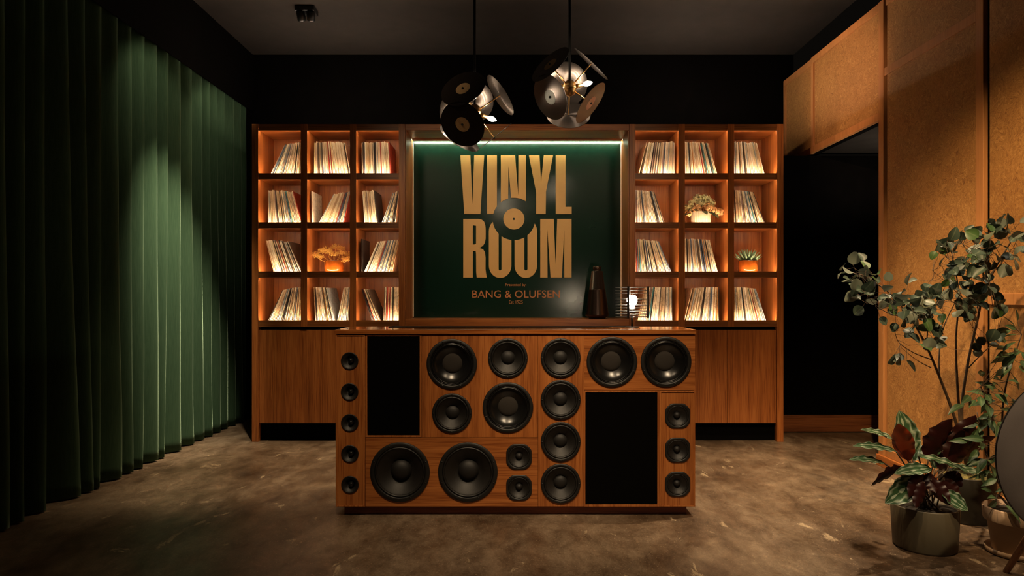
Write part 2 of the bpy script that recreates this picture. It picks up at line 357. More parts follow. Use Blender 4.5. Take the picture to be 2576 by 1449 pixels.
def shape(name, loops, y0, y1, mats, parent, cutter=None, loc=None):
    """flat outline(s) in x,z with holes, extruded from y0 (front) to y1"""
    cu = bpy.data.curves.new(name, 'CURVE'); cu.dimensions = '2D'; cu.fill_mode = 'BOTH'; cu.extrude = abs(y1-y0)/2
    for lp in loops:
        s = cu.splines.new('POLY'); s.points.add(len(lp)-1); s.use_cyclic_u = True
        for i, (x, z) in enumerate(lp): s.points[i].co = (x, z, 0, 1)
    o = bpy.data.objects.new('tmp', cu); C.objects.link(o)
    dg = bpy.context.evaluated_depsgraph_get(); me = bpy.data.meshes.new_from_object(o.evaluated_get(dg))
    bpy.data.objects.remove(o)
    me.transform(Matrix.Translation((0, (y0+y1)/2, 0)) @ Matrix.Rotation(PI/2, 4, 'X'))
    if cutter:
        t = bpy.data.objects.new('tmp', me); C.objects.link(t)
        bmc = bmesh.new(); lathe(bmc, [(0, y0-.05), (cutter[2], y0-.05), (cutter[2], y1+.05), (0, y1+.05)], 'y', 96, (cutter[0], 0, cutter[1]), smooth=False)
        bmesh.ops.recalc_face_normals(bmc, faces=bmc.faces)
        mc = bpy.data.meshes.new('c'); bmc.to_mesh(mc); bmc.free(); oc = bpy.data.objects.new('c', mc); C.objects.link(oc)
        bm_ = bmesh.new(); bm_.from_mesh(me); bmesh.ops.remove_doubles(bm_, verts=bm_.verts, dist=1e-5); bmesh.ops.recalc_face_normals(bm_, faces=bm_.faces); bm_.to_mesh(me); bm_.free()
        md = t.modifiers.new('b', 'BOOLEAN'); md.operation = 'DIFFERENCE'; md.object = oc; md.solver = 'EXACT'
        dg = bpy.context.evaluated_depsgraph_get(); me2 = bpy.data.meshes.new_from_object(t.evaluated_get(dg))
        bpy.data.objects.remove(t); bpy.data.objects.remove(oc); me = me2
    me.materials.clear(); me.name = name
    return finish(name, me, mats, parent, loc)
def circ(cx, cz, r, n=48): return [(cx+r*math.cos(2*PI*k/n), cz+r*math.sin(2*PI*k/n)) for k in range(n)]
def textmesh(name, txt, cx, cz, width, capz, y, mat, parent, bold=0):
    cu = bpy.data.curves.new(name, 'FONT'); cu.body = txt; cu.align_x = 'CENTER'; cu.extrude = .0008; cu.offset = bold; cu.resolution_u = 3
    o = bpy.data.objects.new('tmp', cu); C.objects.link(o)
    dg = bpy.context.evaluated_depsgraph_get(); me = bpy.data.meshes.new_from_object(o.evaluated_get(dg)); bpy.data.objects.remove(o)
    xs = [v.co.x for v in me.vertices]; zs = [v.co.y for v in me.vertices]
    sx = width/(max(xs)-min(xs)); sz = capz/(max(zs)-min(zs))
    me.transform(Matrix.Translation((cx, y, cz)) @ Matrix.Rotation(PI/2, 4, 'X') @ Matrix.Diagonal((sx, sz, 1, 1)) @ Matrix.Translation((-(max(xs)+min(xs))/2, -(max(zs)+min(zs))/2, 0)))
    me.materials.clear(); return finish(name, me, mat, parent)

# ------------------------------------------------------------ the setting
WB = 7.15; WR = 2.78; WL = -3.02; CEIL = 3.82; YC = -1.5; NB = 6.46
def slab(name, *a, mat, bevel=0): return struct(boxobj(name, *a, mat, bevel=bevel))
slab('floor', WL-.1, 5.0, YC, WB+.1, -.06, 0, mat=M['floor'])
slab('ceiling', WL-.1, WR+.12, YC, WB+.1, CEIL, CEIL+.06, mat=M['ceiling_paint'])
slab('wall_back', WL-.1, WR+.12, WB, WB+.1, 0, CEIL, mat=M['black_paint'])
slab('wall_left', WL-.1, WL, YC, WB, 0, CEIL, mat=M['black_paint'])
slab('wall_front', WL-.1, 5.0, YC-.1, YC, 0, CEIL, mat=M['black_paint'])
slab('wall_passage', 2.42, 5.0, NB+.01, NB+.09, 0, 2.62, mat=M['black_paint'])
slab('ceiling_passage', WR+.09, 5.0, 4.4, NB+.1, 2.655, 2.70, mat=M['ceiling_paint'])
slab('wall_passage_side', 4.9, 5.0, YC, NB, 0, 2.65, mat=M['black_paint'])
slab('baseboard_passage', 2.42, 4.9, NB-.012, NB+.01, 0.01, .165, mat=M['skirting'], bevel=.002)
# right hand panelled wall: carcass, then framed fibre boards
wr = struct(boxobj('wall_right', WR+.03, WR+.09, YC, 5.20, 0, 3.53, M['black_paint'], bevel=0))
def wpart(name, y0, y1, z0, z1, mat, x0=WR, x1=WR+.03, bevel=.002): return boxobj(name, x0, x1, y0, y1, z0, z1, mat, wr, bevel=bevel)
# y spans of fibre boards and stiles
wpart('post', 5.165, 5.235, 0, 3.54, M['panel_frame'], WR-.006, WR+.09)
bays = [(4.135, 5.145), (3.02, 4.03), (1.9, 2.91), (.78, 1.79), (-.3, .67), (-1.45, -.42)]
for (a, b) in bays:
    wpart('fibre_board', a, b, .08, 3.54, M['fibre'], WR+.012, WR+.03, .001)
    wpart('stile', a-.065, a, 0, 3.54, M['panel_frame'])
    wpart('rail', a, b, 3.48, 3.54, M['panel_frame'])
    wpart('rail', a, b, .08, .14, M['panel_frame'])
wpart('rail', 4.135, 5.165, 2.955, 3.015, M['panel_frame'])
for (a, b) in bays[1:]:
    wpart('rail', a, b, 1.24, 1.305, M['panel_frame'])
wpart('skirting_board', YC+.02, 5.24, 0, .082, M['teak_y'], WR-.024, WR-.002)
# header over the passage opening: two framed boards
def header(y0, y1, x, idx):
    h = struct(boxobj('trim_%d' % idx, x+.03, x+.09, y0, y1, 2.64, 3.54, M['black_paint'], bevel=0))
    def q(n, a, b, c, d, m, xa=x, xb=x+.031): return boxobj(n, xa, xb, a, b, c, d, m, h, bevel=.002)
    q('fibre_board', y0+.01, y1-.01, 2.69, 3.49, M['fibre'], x+.016, x+.032)
    q('rail', y0, y1, 3.48, 3.54, M['panel_frame']); q('rail', y0, y1, 2.64, 2.70, M['panel_frame'])
    q('stile', y1-.045, y1, 2.70, 3.48, M['panel_frame'])
    return h
header(5.236, 6.45, WR, 1); header(6.455, WB-.002, WR+.012, 2)

# ------------------------------------------------------------ curtain
ytop = [3.71, 3.87, 4.03, 4.23, 4.40, 4.58, 4.76, 4.94, 5.11, 5.29, 5.46, 5.65, 5.85, 6.05, 6.195, 6.35, 6.52, 6.72, 6.89, 7.06]
ybot = [3.76, 3.88, 4.07, 4.37, 4.49, 4.57, 4.82, 4.97, 5.11, 5.32, 5.42, 5.67, 5.92, 6.11, 6.27, 6.455, 6.64, 6.78, 6.95, 7.09]
k = 3.71
while k > .6:
    k -= .18; ytop.insert(0, k+random.uniform(-.02, .02)); ybot.insert(0, k+.02+random.uniform(-.04, .04))
bm = bmesh.new(); NZ = 40; ZT = 3.38; cols = []
rnd = [(random.uniform(.0, .03), random.uniform(.10, .19), random.uniform(0, 6), random.uniform(.6, 1.6)) for _ in ytop]
for i in range(len(ytop)-1):
    for s in range(14):
        u = s/14; col = []
        for j in range(NZ+1):
            v = j/NZ; z = .012+(ZT-.012)*v; e = (1-min(1, v*1.04))**1.3
            ya = ybot[i]*e+ytop[i]*(1-e); yb = ybot[i+1]*e+ytop[i+1]*(1-e)
            ra = rnd[i]; rb = rnd[i+1]
            xr = (ra[0]*(1-u)+rb[0]*u)*(1-.8*v)
            depth = (ra[1])*(1-.35*v)
            # ridge at u=0 and 1, steep return just behind the ridge and broad face towards the camera side
            uu = u**.78
            prof = .5-.5*math.cos(2*PI*uu)
            prof = prof**.95
            wob = .006*math.sin(z*ra[3]*2+ra[2])*(1-v)+.004*noise.noise(Vector((i*3.1+u*2, z*1.6, 0)))
            y = ya+(yb-ya)*u + .012*math.sin(2*PI*u)*(1-v)
            col.append(bm.verts.new((-2.79-xr*.6-depth*prof+wob, y, z)))
        cols.append(col)
for A, B in zip(cols, cols[1:]):
    for j in range(NZ):
        f = bm.faces.new((A[j], B[j], B[j+1], A[j+1])); f.smooth = True
cur = empty('curtain', (-2.86, 4.0, 0), 'floor-length dark green velvet curtain hanging in pleats along left wall', 'curtain')
o = obj('drape', bm, M['velvet'], cur)
sm = o.modifiers.new('thickness', 'SOLIDIFY'); sm.thickness = .004
boxobj('curtain_track', -2.90, -2.86, .6, 7.1, 3.382, 3.40, M['black_metal'], cur)
slab('trim_3', -2.778, -2.765, YC, WB, 3.225, CEIL, mat=M['black_paint'])

# ------------------------------------------------------------ bookcase
YF = 6.04; YB = 6.44; SB = F/YF
def bx_(p): return (p-CX)/SB
def bz_(p): return EYE-(p-CY)/SB
rows = [(312, 328), (435.5, 451), (559, 574.5), (683, 698.5), (806, 822.5)]
def bank(ups, side, n):
    root = empty('bookcase', (bx_((ups[0][0]+ups[-1][1])/2), 6.2, 0),
                 'teak cubby bookcase of vinyl records on the %s of the green sign' % side, 'bookcase')
    X0, X1 = bx_(ups[0][0]), bx_(ups[-1][1])
    outer = 0 if side == 'left' else 3
    for i, (a, b) in enumerate(ups):
        boxobj('upright', bx_(a), bx_(b), YF, YF+.03, 0 if i == outer else bz_(822.5), bz_(312), M['teak_v'], root)
        xm = (bx_(a)+bx_(b))/2
        boxobj('side_panel' if i in (0, 3) else 'divider', bx_(a)+.004, bx_(b)-.004, YF+.03, YB, 0 if i == outer else bz_(822.5), bz_(312), M['teak_v'], root, bevel=0)
    for i in range(3):
        xa, xb = bx_(ups[i][1]), bx_(ups[i+1][0])
        for j, (t, b) in enumerate(rows):
            boxobj('shelf_lip', xa, xb, YF+.004, YF+.022, bz_(b), bz_(t), M['teak_rail'], root, bevel=.001)
            zb = bz_(b)+.006
            sh = boxobj('shelf_board', xa-.003, xb+.003, YF+.022, YB, zb, bz_(t)-.018 if j else bz_(t)-.005, M['teak_h'], root, bevel=0)
            if j:
                bm = bmesh.new(); box(bm, xa+.006, xb-.006, YF+.024, YF+.032, bz_(t)-.016, bz_(t)-.010)
                obj('light_strip', bm, M['led'], sh)
        for j in range(4):
            zb = bz_(rows[j][1]); bm = bmesh.new(); box(bm, xa+.006, xb-.006, YF+.0235, YF+.0295, zb+.0022, zb+.0055); obj('light_strip', bm, M['led_top'], root)
    boxobj('back_panel', X0+.01, X1-.01, YB, YB+.012, bz_(822.5), bz_(313), M['teak_v'], root, bevel=0)
    # lower cupboards
    boxobj('cupboard_carcass', X0+.02, X1-.02, YF+.06, YB, bz_(1065), bz_(824), M['black_void'], root, bevel=0)
    e0, e1 = (bx_(ups[0][1])+.004, X1) if side == 'left' else (X0, bx_(ups[3][0])-.004)
    wd = (e1-e0)/3
    for i in range(3):
        boxobj('cupboard_door', e0+i*wd+.0015, e0+(i+1)*wd-.0015, YF+.012, YF+.032, bz_(1065), bz_(830), M['teak_v'], root, bevel=.001)
    boxobj('kickboard', X0+.04, X1-.04, YF+.07, YF+.09, 0, bz_(1065), M['black_void'], root, bevel=0)
    boxobj('light_strip', X0+.08, X1-.08, 6.30, 6.33, bz_(312)+.001, bz_(312)+.007, M['led_up'], root, bevel=0)
    return root
LU = [(633.5, 649.5), (756.5, 772.5), (880, 896), (1003, 1019)]
RU = [(1583, 1598.5), (1706.5, 1723), (1830.5, 1847), (1955, 1971)]
bank(LU, 'left', 0); bank(RU, 'right', 1)
# centre section framing the sign
cf = empty('display_niche', (0, 6.2, 0), 'teak niche with lit edges framing the green sign between the bookcases', 'cabinet')
xa, xb = bx_(1019)+.001, bx_(1583)-.001
boxobj('top_rail', xa, xb, YF+.004, YF+.024, bz_(327.5), bz_(312), M['teak_h'], cf)
boxobj('soffit', xa, xb, YF+.024, 6.47, bz_(327.5)-.0, bz_(314), M['teak_h'], cf, bevel=0)
boxobj('sill', xa, xb, YF+.002, 6.47, bz_(821), bz_(803), M['teak_h'], cf)
boxobj('niche_side', xa, xa+.008, YF+.01, 6.45, bz_(803), bz_(328), M['teak_v'], cf, bevel=0)
boxobj('niche_side', xb-.008, xb, YF+.01, 6.45, bz_(803), bz_(328), M['teak_v'], cf, bevel=0)
boxobj('base_cabinet', xa, xb, YF+.03, 6.46, .1, bz_(824), M['teak_v'], cf, bevel=0)
SP = 6.45
zt = bz_(327.5); zs = bz_(803)
boxobj('light_strip', xa+.009, xb-.009, 6.380, 6.383, zt-.005, zt-.001, M['led_white'], cf, bevel=0)
boxobj('light_baffle', xa+.009, xb-.009, 6.370, 6.375, zt-.009, zt, M['teak_h'], cf, bevel=0)
boxobj('light_strip', xa+.0085, xa+.0145, 6.436, 6.442, zs+.01, zt-.01, M['led_edge'], cf, bevel=0)
boxobj('light_strip', xb-.0145, xb-.0085, 6.436, 6.442, zs+.01, zt-.01, M['led_edge'], cf, bevel=0)

# ------------------------------------------------------------ the sign
sg = empty('wall_sign', (0, SP, zs), 'dark green sign with gold VINYL ROOM lettering in the niche above the counter', 'sign')
boxobj('panel', xa+.016, xb-.016, SP, SP+.018, zs, zt-.002, M['green_panel'], sg, bevel=0)
def q4(x, y): return ((1000+x/3.019-CX)*SP/F, EYE-(360+y/3.019-CY)*SP/F)
def rrect(x0, x1, y0, y1, r, ry=None):
    ry = ry or r; out = []
    for cx_, cy_, a0 in ((x1-r, y0+ry, -90), (x1-r, y1-ry, 0), (x0+r, y1-ry, 90), (x0+r, y0+ry, 180)):
        for k in range(13):
            a = math.radians(a0+k*7.5); out.append((cx_+r*math.cos(a), cy_+ry*math.sin(a)))
    return out
cc = q4(884, 577); cutr = 161/3.019*SP/F
cut = (cc[0], cc[1], cutr)
GL = [
 ([[(478, 95), (553, 95), (569, 472), (583, 95), (658, 95), (630, 540), (508, 540)]], 0),
 ([[(680, 95), (755, 95), (755, 540), (680, 540)]], 1),
 ([[(785, 95), (893, 95), (917, 400), (918, 95), (975, 95), (975, 540), (873, 540), (842, 170), (840, 540), (785, 540)]], 1),
 ([[(998, 95), (1078, 95), (1090, 300), (1111, 95), (1181, 95), (1127, 370), (1125, 540), (1052, 540), (1052, 370)]], 0),
 ([[(1201, 95), (1275, 95), (1275, 485), (1322, 485), (1322, 540), (1201, 540)]], 0),
 ([[(500, 577), (615, 577), (640, 582), (658, 598), (667, 625), (670, 650), (670, 725), (664, 755), (650, 780), (622, 797), (650, 806), (664, 830), (669, 870), (669, 960), (677, 1021), (602, 1021), (598, 980), (597, 840), (594, 820), (573, 820), (573, 1021), (500, 1021)], [(573, 625), (597, 628), (597, 765), (590, 770), (573, 770)]], 0),
 ([rrect(694, 865, 577, 1024, 85, 95), rrect(768, 790, 640, 968, 11)], 1),
 ([rrect(889, 1060, 577, 1024, 85, 95), rrect(963, 987, 640, 968, 12)], 1),
 ([[(1084, 577), (1186, 577), (1200, 925), (1213, 577), (1321, 577), (1321, 1021), (1266, 1021), (1266, 650), (1247, 1021), (1162, 1021), (1137, 650), (1139, 1021), (1084, 1021)]], 0)]
for loops, c_ in GL:
    shape('letter', [[q4(*p) for p in lp] for lp in loops], SP-.012, SP, M['gold'], sg, cutter=cut if c_ else None)
shape('record_disc_emblem', [circ(cc[0], cc[1], 80/3.019*SP/F), circ(cc[0], cc[1], 9/3.019*SP/F, 20)], SP-.012, SP, M['gold'], sg)
def tx(txt, x0, x1, y0, y1, mat, bold=0):
    a = q4(x0, y0); b = q4(x1, y1); textmesh('lettering', txt, (a[0]+b[0])/2, (a[1]+b[1])/2, b[0]-a[0], a[1]-b[1], SP-.001, mat, sg, bold)
tx('Presented by:', 820, 978, 1064, 1093, M['copper']); tx('BANG & OLUFSEN', 568, 1232, 1118, 1175, M['copper'], .002); tx('Est 1925', 847, 952, 1194, 1219, M['copper'])

# ------------------------------------------------------------ records in the cubbies
bmu = bmesh.new(); box(bmu, -.5, .5, 0, .313, 0, .313); me_rec = bpy.data.meshes.new('record_sleeve'); bmu.to_mesh(me_rec); bmu.free()
me_rec.materials.append(SLEEVES[0][0])
rown = ['top', 'second', 'third', 'bottom']
cells = {  # side,row,col : list of (b0,b1,t0,t1) in crop units from the opening's left, and end colours
 ('L',0,0): [(52,282,155,282)], ('L',0,1): [(28,280,30,238)], ('L',0,2): [(25,222,22,208)],
 ('L',1,0): [(42,280,42,215)], ('L',1,1): [(14,20,10,16), (52,228,160,279)], ('L',1,2): [(42,135,28,110), (150,252,235,279)],
 ('L',2,0): [(85,280,28,185)], ('L',2,2): [(22,27,20,25), (34,228,130,279)],
 ('L',3,0): [(38,278,140,279)], ('L',3,1): [(35,172,25,120), (182,262,228,279)], ('L',3,2): [(92,158,20,66), (168,280,176,280)],
 ('R',0,0): [(25,33,80,90), (52,272,96,274)], ('R',0,1): [(6,237,6,170)], ('R',0,2): [(6,228,6,170)],
 ('R',1,0): [(6,213,6,138)], ('R',1,2): [(6,230,6,148)],
 ('R',2,0): [(6,258,6,168)], ('R',2,1): [(6,240,6,182)],
 ('R',3,0): [(22,258,72,256)], ('R',3,1): [(5,12,62,68), (18,243,76,245)], ('R',3,2): [(6,235,6,162)]}
U = 1/(2.635*SB)
single = [('L',1,1), ('L',1,2), ('R',0,0), ('L',0,0), ('R',0,1), ('R',0,2), ('L',0,1), ('L',2,0), ('L',0,2), ('R',2,0), ('L',1,0), ('R',2,1), ('R',3,2), ('R',1,0), ('R',1,2)]
ordered = single+[k for k in cells if k not in single]
bulk = bmesh.new(); nrec = 0
_o = 'first second third fourth fifth sixth seventh eighth ninth tenth eleventh twelfth thirteenth fourteenth fifteenth sixteenth seventeenth eighteenth nineteenth twentieth'.split()
def ordn(k): return _o[k-1] if k <= 20 else ('twenty-'+_o[k-21] if k < 30 else ('thirtieth' if k == 30 else 'thirty-'+_o[k-31]))
wts = [s[1] for s in SLEEVES]
places = {'L': ['leftmost', 'middle', 'rightmost'], 'R': ['leftmost', 'middle', 'rightmost']}
bright = {('R',2,0): (4, 10), ('R',0,1): (16, 5), ('R',3,2): (19, 5), ('L',0,2): (-1, 5), ('L',1,0): (-1, 5), ('L',2,0): (-1, 8), ('L',1,1): (-1, 5)}
for key in ordered:
    s, r, c = key; ups = LU if s == 'L' else RU
    ox = bx_(ups[c][1]); zsf = bz_(rows[r+1][0])-.018
    where = '%s cubby of the %s row, %s bookcase' % (places[s][c], rown[r], 'left' if s == 'L' else 'right')
    cnt = 0
    big = max(cells[key], key=lambda g: g[1]-g[0])
    for gi, (b0, b1, t0, t1) in enumerate(cells[key]):
        b0, b1, t0, t1 = [v*U for v in (b0, b1, t0, t1)]
        mean = ((b1-b0)+(t1-t0))/2; n = max(1, round(mean/.0098)); mn = min(b1-b0, t1-t0)
        th = min(.0105, .90*mn/n)*math.cos(math.asin(min(.75, max(abs(t0-b0), abs(t1-b1))/.313)))
        for i in range(n):
            f = (i+.5)/n
            xb_ = b0+(b1-b0)*f; xt_ = t0+(t1-t0)*f
            ang = math.asin(max(-.75, min(.75, (xt_-xb_)/.313)))+(random.uniform(-.0015, .0015) if n > 1 else 0)
            w_ = th*random.uniform(.72, 1.0)
            yy = YF+.070+random.uniform(0, .012)
            ci = random.choices(range(len(SLEEVES)), wts)[0]
            lab = None
            br = bright.get(key)
            if br and (n > 10 or key == ('L', 1, 1)) and (br[0] % n) == i and n > 1: ci = br[1]; lab = 'special'
            if n == 1: ci = 1 if key == ('L',1,1) else (4 if key == ('L',2,2) else 2); w_ = .006
            x = ox+xb_; z = zsf+abs(math.sin(ang))*w_/2+.0004
            keep = nrec < 300
            if keep:
                o = bpy.data.objects.new('record_sleeve', me_rec); C.objects.link(o)
                o.location = (x, yy, z); o.rotation_euler = (0, ang, 0); o.scale = (w_, 1, random.uniform(.965, 1.01))
                o.material_slots[0].link = 'OBJECT'; o.material_slots[0].material = SLEEVES[ci][0]
                cnt += 1
                cub = '%s cubby of the %s row, %s bookcase' % (places[s][c], rown[r], 'left' if s == 'L' else 'right')
                tag(o, '%s record sleeve, %s from left in %s' % (SLEEVES[ci][2], ordn(cnt), cub), 'record', 'records in the '+cub)
                nrec += 1
            else:
                v0 = len(bulk.verts); box(bulk, -.5, .5, 0, .313, 0, .313, ci); bulk.verts.ensure_lookup_table()
                mt = Matrix.Translation((x, yy, z)) @ Matrix.Rotation(ang, 4, 'Y') @ Matrix.Diagonal((w_, 1, 1, 1))
                for v in bulk.verts[v0:]: v.co = mt @ v.co
o = obj('record_sleeves', bulk, [s[0] for s in SLEEVES]); o['kind'] = 'stuff'
tag(o, 'further vinyl record sleeves filling the bottom row and remaining cubbies', 'records')

# ------------------------------------------------------------ speaker counter
YK = 4.0; SK = F/YK
def kx(p): return (p-CX)/SK
def kz(p): return EYE-(p-CY)/SK
ct = empty('speaker_counter', (kx(1297), YK+.2, 0), 'teak bar counter with a front full of black loudspeaker drivers', 'counter')
zk0 = kz(1274); zk1 = kz(841)
boxobj('worktop', kx(843), kx(1750), YK-.012, YK+.40, kz(840), kz(829), M['teak_top'], ct, bevel=.002)
boxobj('side_panel', kx(845), kx(845)+.02, YK+.02, YK+.39, zk0, kz(840.2), M['teak_v'], ct)
boxobj('side_panel', kx(1748.5)-.02, kx(1748.5), YK+.02, YK+.39, zk0, kz(840.2), M['teak_v'], ct)
boxobj('back_panel', kx(845)+.02, kx(1748.5)-.02, YK+.37, YK+.39, zk0, kz(840.2), M['teak_v'], ct, bevel=0)
boxobj('base_board', kx(845)+.02, kx(1748.5)-.02, YK+.02, YK+.37, zk0, zk0+.02, M['teak_h'], ct, bevel=0)
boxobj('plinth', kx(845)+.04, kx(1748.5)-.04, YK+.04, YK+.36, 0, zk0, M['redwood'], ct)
boxobj('dark_well_slab', PX(985, 4.36), PX(1600, 4.36), YK+.25, YK+.385, kz(829), kz(829)+.004, M['black_void'], ct, bevel=.001)  # thin black slab laid on top, standing in for a sunken well's darkness
drv = []
tweet = [(879.7, 907.7), (879.7, 985.6), (880, 1063.5), (880.3, 1141.5), (880.5, 1219)]
fronts = {
 'A': ((845, 918.6, 841.5, 1274), 'teak_v', [(p, 21.9, 'tweeter') for p in tweet]),
 'C': ((1061.5, 1353, 841.5, 1099.5), 'teak_v', [((1136.5, 915.6), 63.5, 'gloss'), ((1277.6, 900.9), 50, 'woofer'), ((1137, 1039.4), 50, 'woofer'), ((1277.7, 1024.9), 63.6, 'gloss')]),
 'D': ((1353.8, 1468.6, 841.5, 1274), 'teak_v', [((1410.5, y), 50, 'woofer') for y in (900.5, 1005.6, 1111, 1216)]),
 'E': ((1469.4, 1748.5, 841.5, 981.6), 'teak_h', [((1539.3, 910.5), 63.7, 'gloss'), ((1675.3, 910), 63.7, 'gloss')]),
 'G': ((1660, 1748.5, 983.4, 1274), 'teak_v', [((1704.7, y), 32.3, 'mid') for y in (1046, 1132, 1218)]),
 'H': ((919.4, 1353, 1100.3, 1274), 'teak_h', [((1006.2, 1187.3), 75, 'bass'), ((1177, 1187.3), 75, 'bass'), ((1305.6, 1149), 33, 'mid'), ((1305.6, 1226.8), 33, 'mid')])}
for kf, ((x0, x1, y0, y1), mt, ds) in fronts.items():
    X0, X1, Z1, Z0 = kx(x0), kx(x1), kz(y0), kz(y1)
    loops = [[(X0, Z0), (X1, Z0), (X1, Z1), (X0, Z1)]]+[circ(kx(p[0]), kz(p[1]), r*.86/SK) for p, r, kd in ds]
    shape('front_panel', loops, YK, YK+.018, M[mt], ct)
    drv += ds
    if kf in 'AG':
        for (a, b, c, d) in ((X0, X0+.007, Z0, Z1), (X1-.007, X1, Z0, Z1), (X0+.007, X1-.007, Z0, Z0+.007), (X0+.007, X1-.007, Z1-.007, Z1)):
            boxobj('edge_moulding', a, b, YK-.005, YK, c, d, M['teak_v'], ct, bevel=.001)
for (x0, x1, y0, y1), (g0, g1, h0, h1) in (((919.4, 1060.7, 841.5, 1099.5), (924, 1056, 845.8, 1095)), ((1469.4, 1659.2, 982.6, 1274), (1472.5, 1653.5, 986.6, 1268.8))):
    shape('grille_frame', [[(kx(x0), kz(y1)), (kx(x1), kz(y1)), (kx(x1), kz(y0)), (kx(x0), kz(y0))], [(kx(g0), kz(h1)), (kx(g1), kz(h1)), (kx(g1), kz(h0)), (kx(g0), kz(h0))]], YK-.003, YK+.018, M['teak_v'], ct)
    boxobj('grille_cloth', kx(g0)+.0008, kx(g1)-.0008, YK+.001, YK+.014, kz(h1)+.0008, kz(h0)-.0008, M['grille'], ct, bevel=.002)
def make_driver(kind, R, loc):
    bm = bmesh.new()
    if kind == 'mid':      # squircle flange
        rings = []
        for (sc_, y) in ((1.0, 0), (1.0, -.004), (.95, -.007), (.86, -.007), (.84, -.001)):
            rg = []
            for k in range(64):
                a = 2*PI*k/64; c_, s_ = math.cos(a), math.sin(a); e = 1 if sc_ < .9 else .74
                rr = 1.0 if sc_ < .9 else min(1.08, 1/((abs(c_)**(2/(e))+abs(s_)**(2/(e)))**(e/2)))
                if sc_ >= .9: rr = min(1.10, (abs(c_)**4+abs(s_)**4)**(-.25))
                rg.append(bm.verts.new((R*sc_*rr*c_*.97, y, R*sc_*rr*s_*.97)))
            rings.append(rg)
        for A, B in zip(rings, rings[1:]):
            for k in range(64): f = bm.faces.new((A[k], A[(k+1) % 64], B[(k+1) % 64], B[k])); f.smooth = True
        for a in (45, 135, 225, 315):
            lathe(bm, [(0, -.0105), (.0022, -.0098), (.003, -.007)], 'y', 10, (R*1.0*math.cos(math.radians(a)), 0, R*1.0*math.sin(math.radians(a))))
    elif kind == 'tweeter':
        lathe(bm, [(R, 0), (R, -.004), (.97*R, -.006), (.88*R, -.006), (.84*R, -.003), (.84*R, .004)], 'y', 56)
    else:
        lathe(bm, [(R, 0), (R, -.005), (.985*R, -.008), (.90*R, -.009), (.865*R, -.008), (.85*R, -.004), (.85*R, .01)], 'y', 72)
        for k in range(8):       # bolt recess lugs and screws
            a = 2*PI*(k+.5)/8 if kind != 'woofer' else 2*PI*k/8
            lathe(bm, [(0, -.0115), (.0035, -.011), (.0045, -.008)], 'y', 10, (R*.935*math.cos(a), 0, R*.935*math.sin(a)))
    nm = {'mid': 'midrange_driver', 'tweeter': 'tweeter', 'gloss': 'woofer', 'woofer': 'woofer', 'bass': 'bass_woofer'}[kind]
    o = obj(nm, bm, M['rubber'], ct, loc=loc)
    def sub(n, prof, mat, seg=64):
        b = bmesh.new(); lathe(b, prof, 'y', seg); s = obj(n, b, mat, o, loc=loc); return s
    def arc(r0, r1, y0, h, n=8): return [(r0+(r1-r0)*i/n, y0-h*math.sin(PI*i/n)) for i in range(n+1)]
    if kind == 'tweeter':
        sub('horn', [(.84*R, -.002), (.7*R, .002), (.5*R, .012), (.36*R, .022), (.0, .024)], M['cone'], 40)
        b = bmesh.new(); lathe(b, [(0, -.007), (.14*R, -.0055), (.26*R, 0), (.34*R, .008), (.32*R, .018), (.1*R, .024)], 'y', 28, (R*.10, 0, .0)); obj('phase_plug', b, M['cone_gloss'], o, loc=loc)
    elif kind == 'mid':
        sub('surround', arc(.84*R, .70*R, -.001, .005), M['rubber'], 48)
        sub('cone', [(.70*R, -.001), (.66*R, .001), (.3*R, .022), (.0, .024)], M['cone_gloss' if R > 1 else 'cone'], 48)
        sub('dust_cap', [(0, .002), (.12*R, .004), (.2*R, .009), (.26*R, .017), (.27*R, .022)], M['cap_dark'], 36)
    elif kind == 'gloss':
        sub('surround', [(.85*R, -.003)]+arc(.84*R, .80*R, -.001, .004, 5)+arc(.80*R, .75*R, -.001, .004, 5), M['cone_gloss'])
        sub('cone', [(.75*R, -.001), (.72*R, .008), (.6*R, .022), (.40*R, .038), (.1*R, .05)], M['cone_gloss'])
        sub('dust_cap', [(0, .024), (.15*R, .025), (.28*R, .028), (.37*R, .034), (.40*R, .039)], M['cap'], 48)
    elif kind == 'woofer':
        pr = []
        sub('surround', arc(.85*R, .74*R, -.003, .006), M['rubber'])
        for i in range(25):
            f = i/24; rr = .74-.40*f; pr.append((rr*R, -.001+.034*f+(.0011 if i % 2 else 0)))
        sub('cone', pr+[(.1*R, .036)], M['cone'])
        sub('dust_cap', [(0, .014), (.12*R, .015), (.22*R, .019), (.31*R, .026), (.36*R, .034)], M['cap_dark'], 40)
    else:
        sub('surround', arc(.85*R, .77*R, -.002, .007), M['rubber'])
        sub('cone', [(.77*R, 0), (.72*R, .004), (.5*R, .032), (.37*R, .048), (.1*R, .056)], M['cone'])
        sub('dust_cap', [(0, .012), (.12*R, .014), (.24*R, .021), (.32*R, .033), (.36*R, .048)], M['cap_dark'], 48)
    return o
for p, r, kd in drv:
    make_driver(kd, r/SK, (kx(p[0]), YK, kz(p[1])))

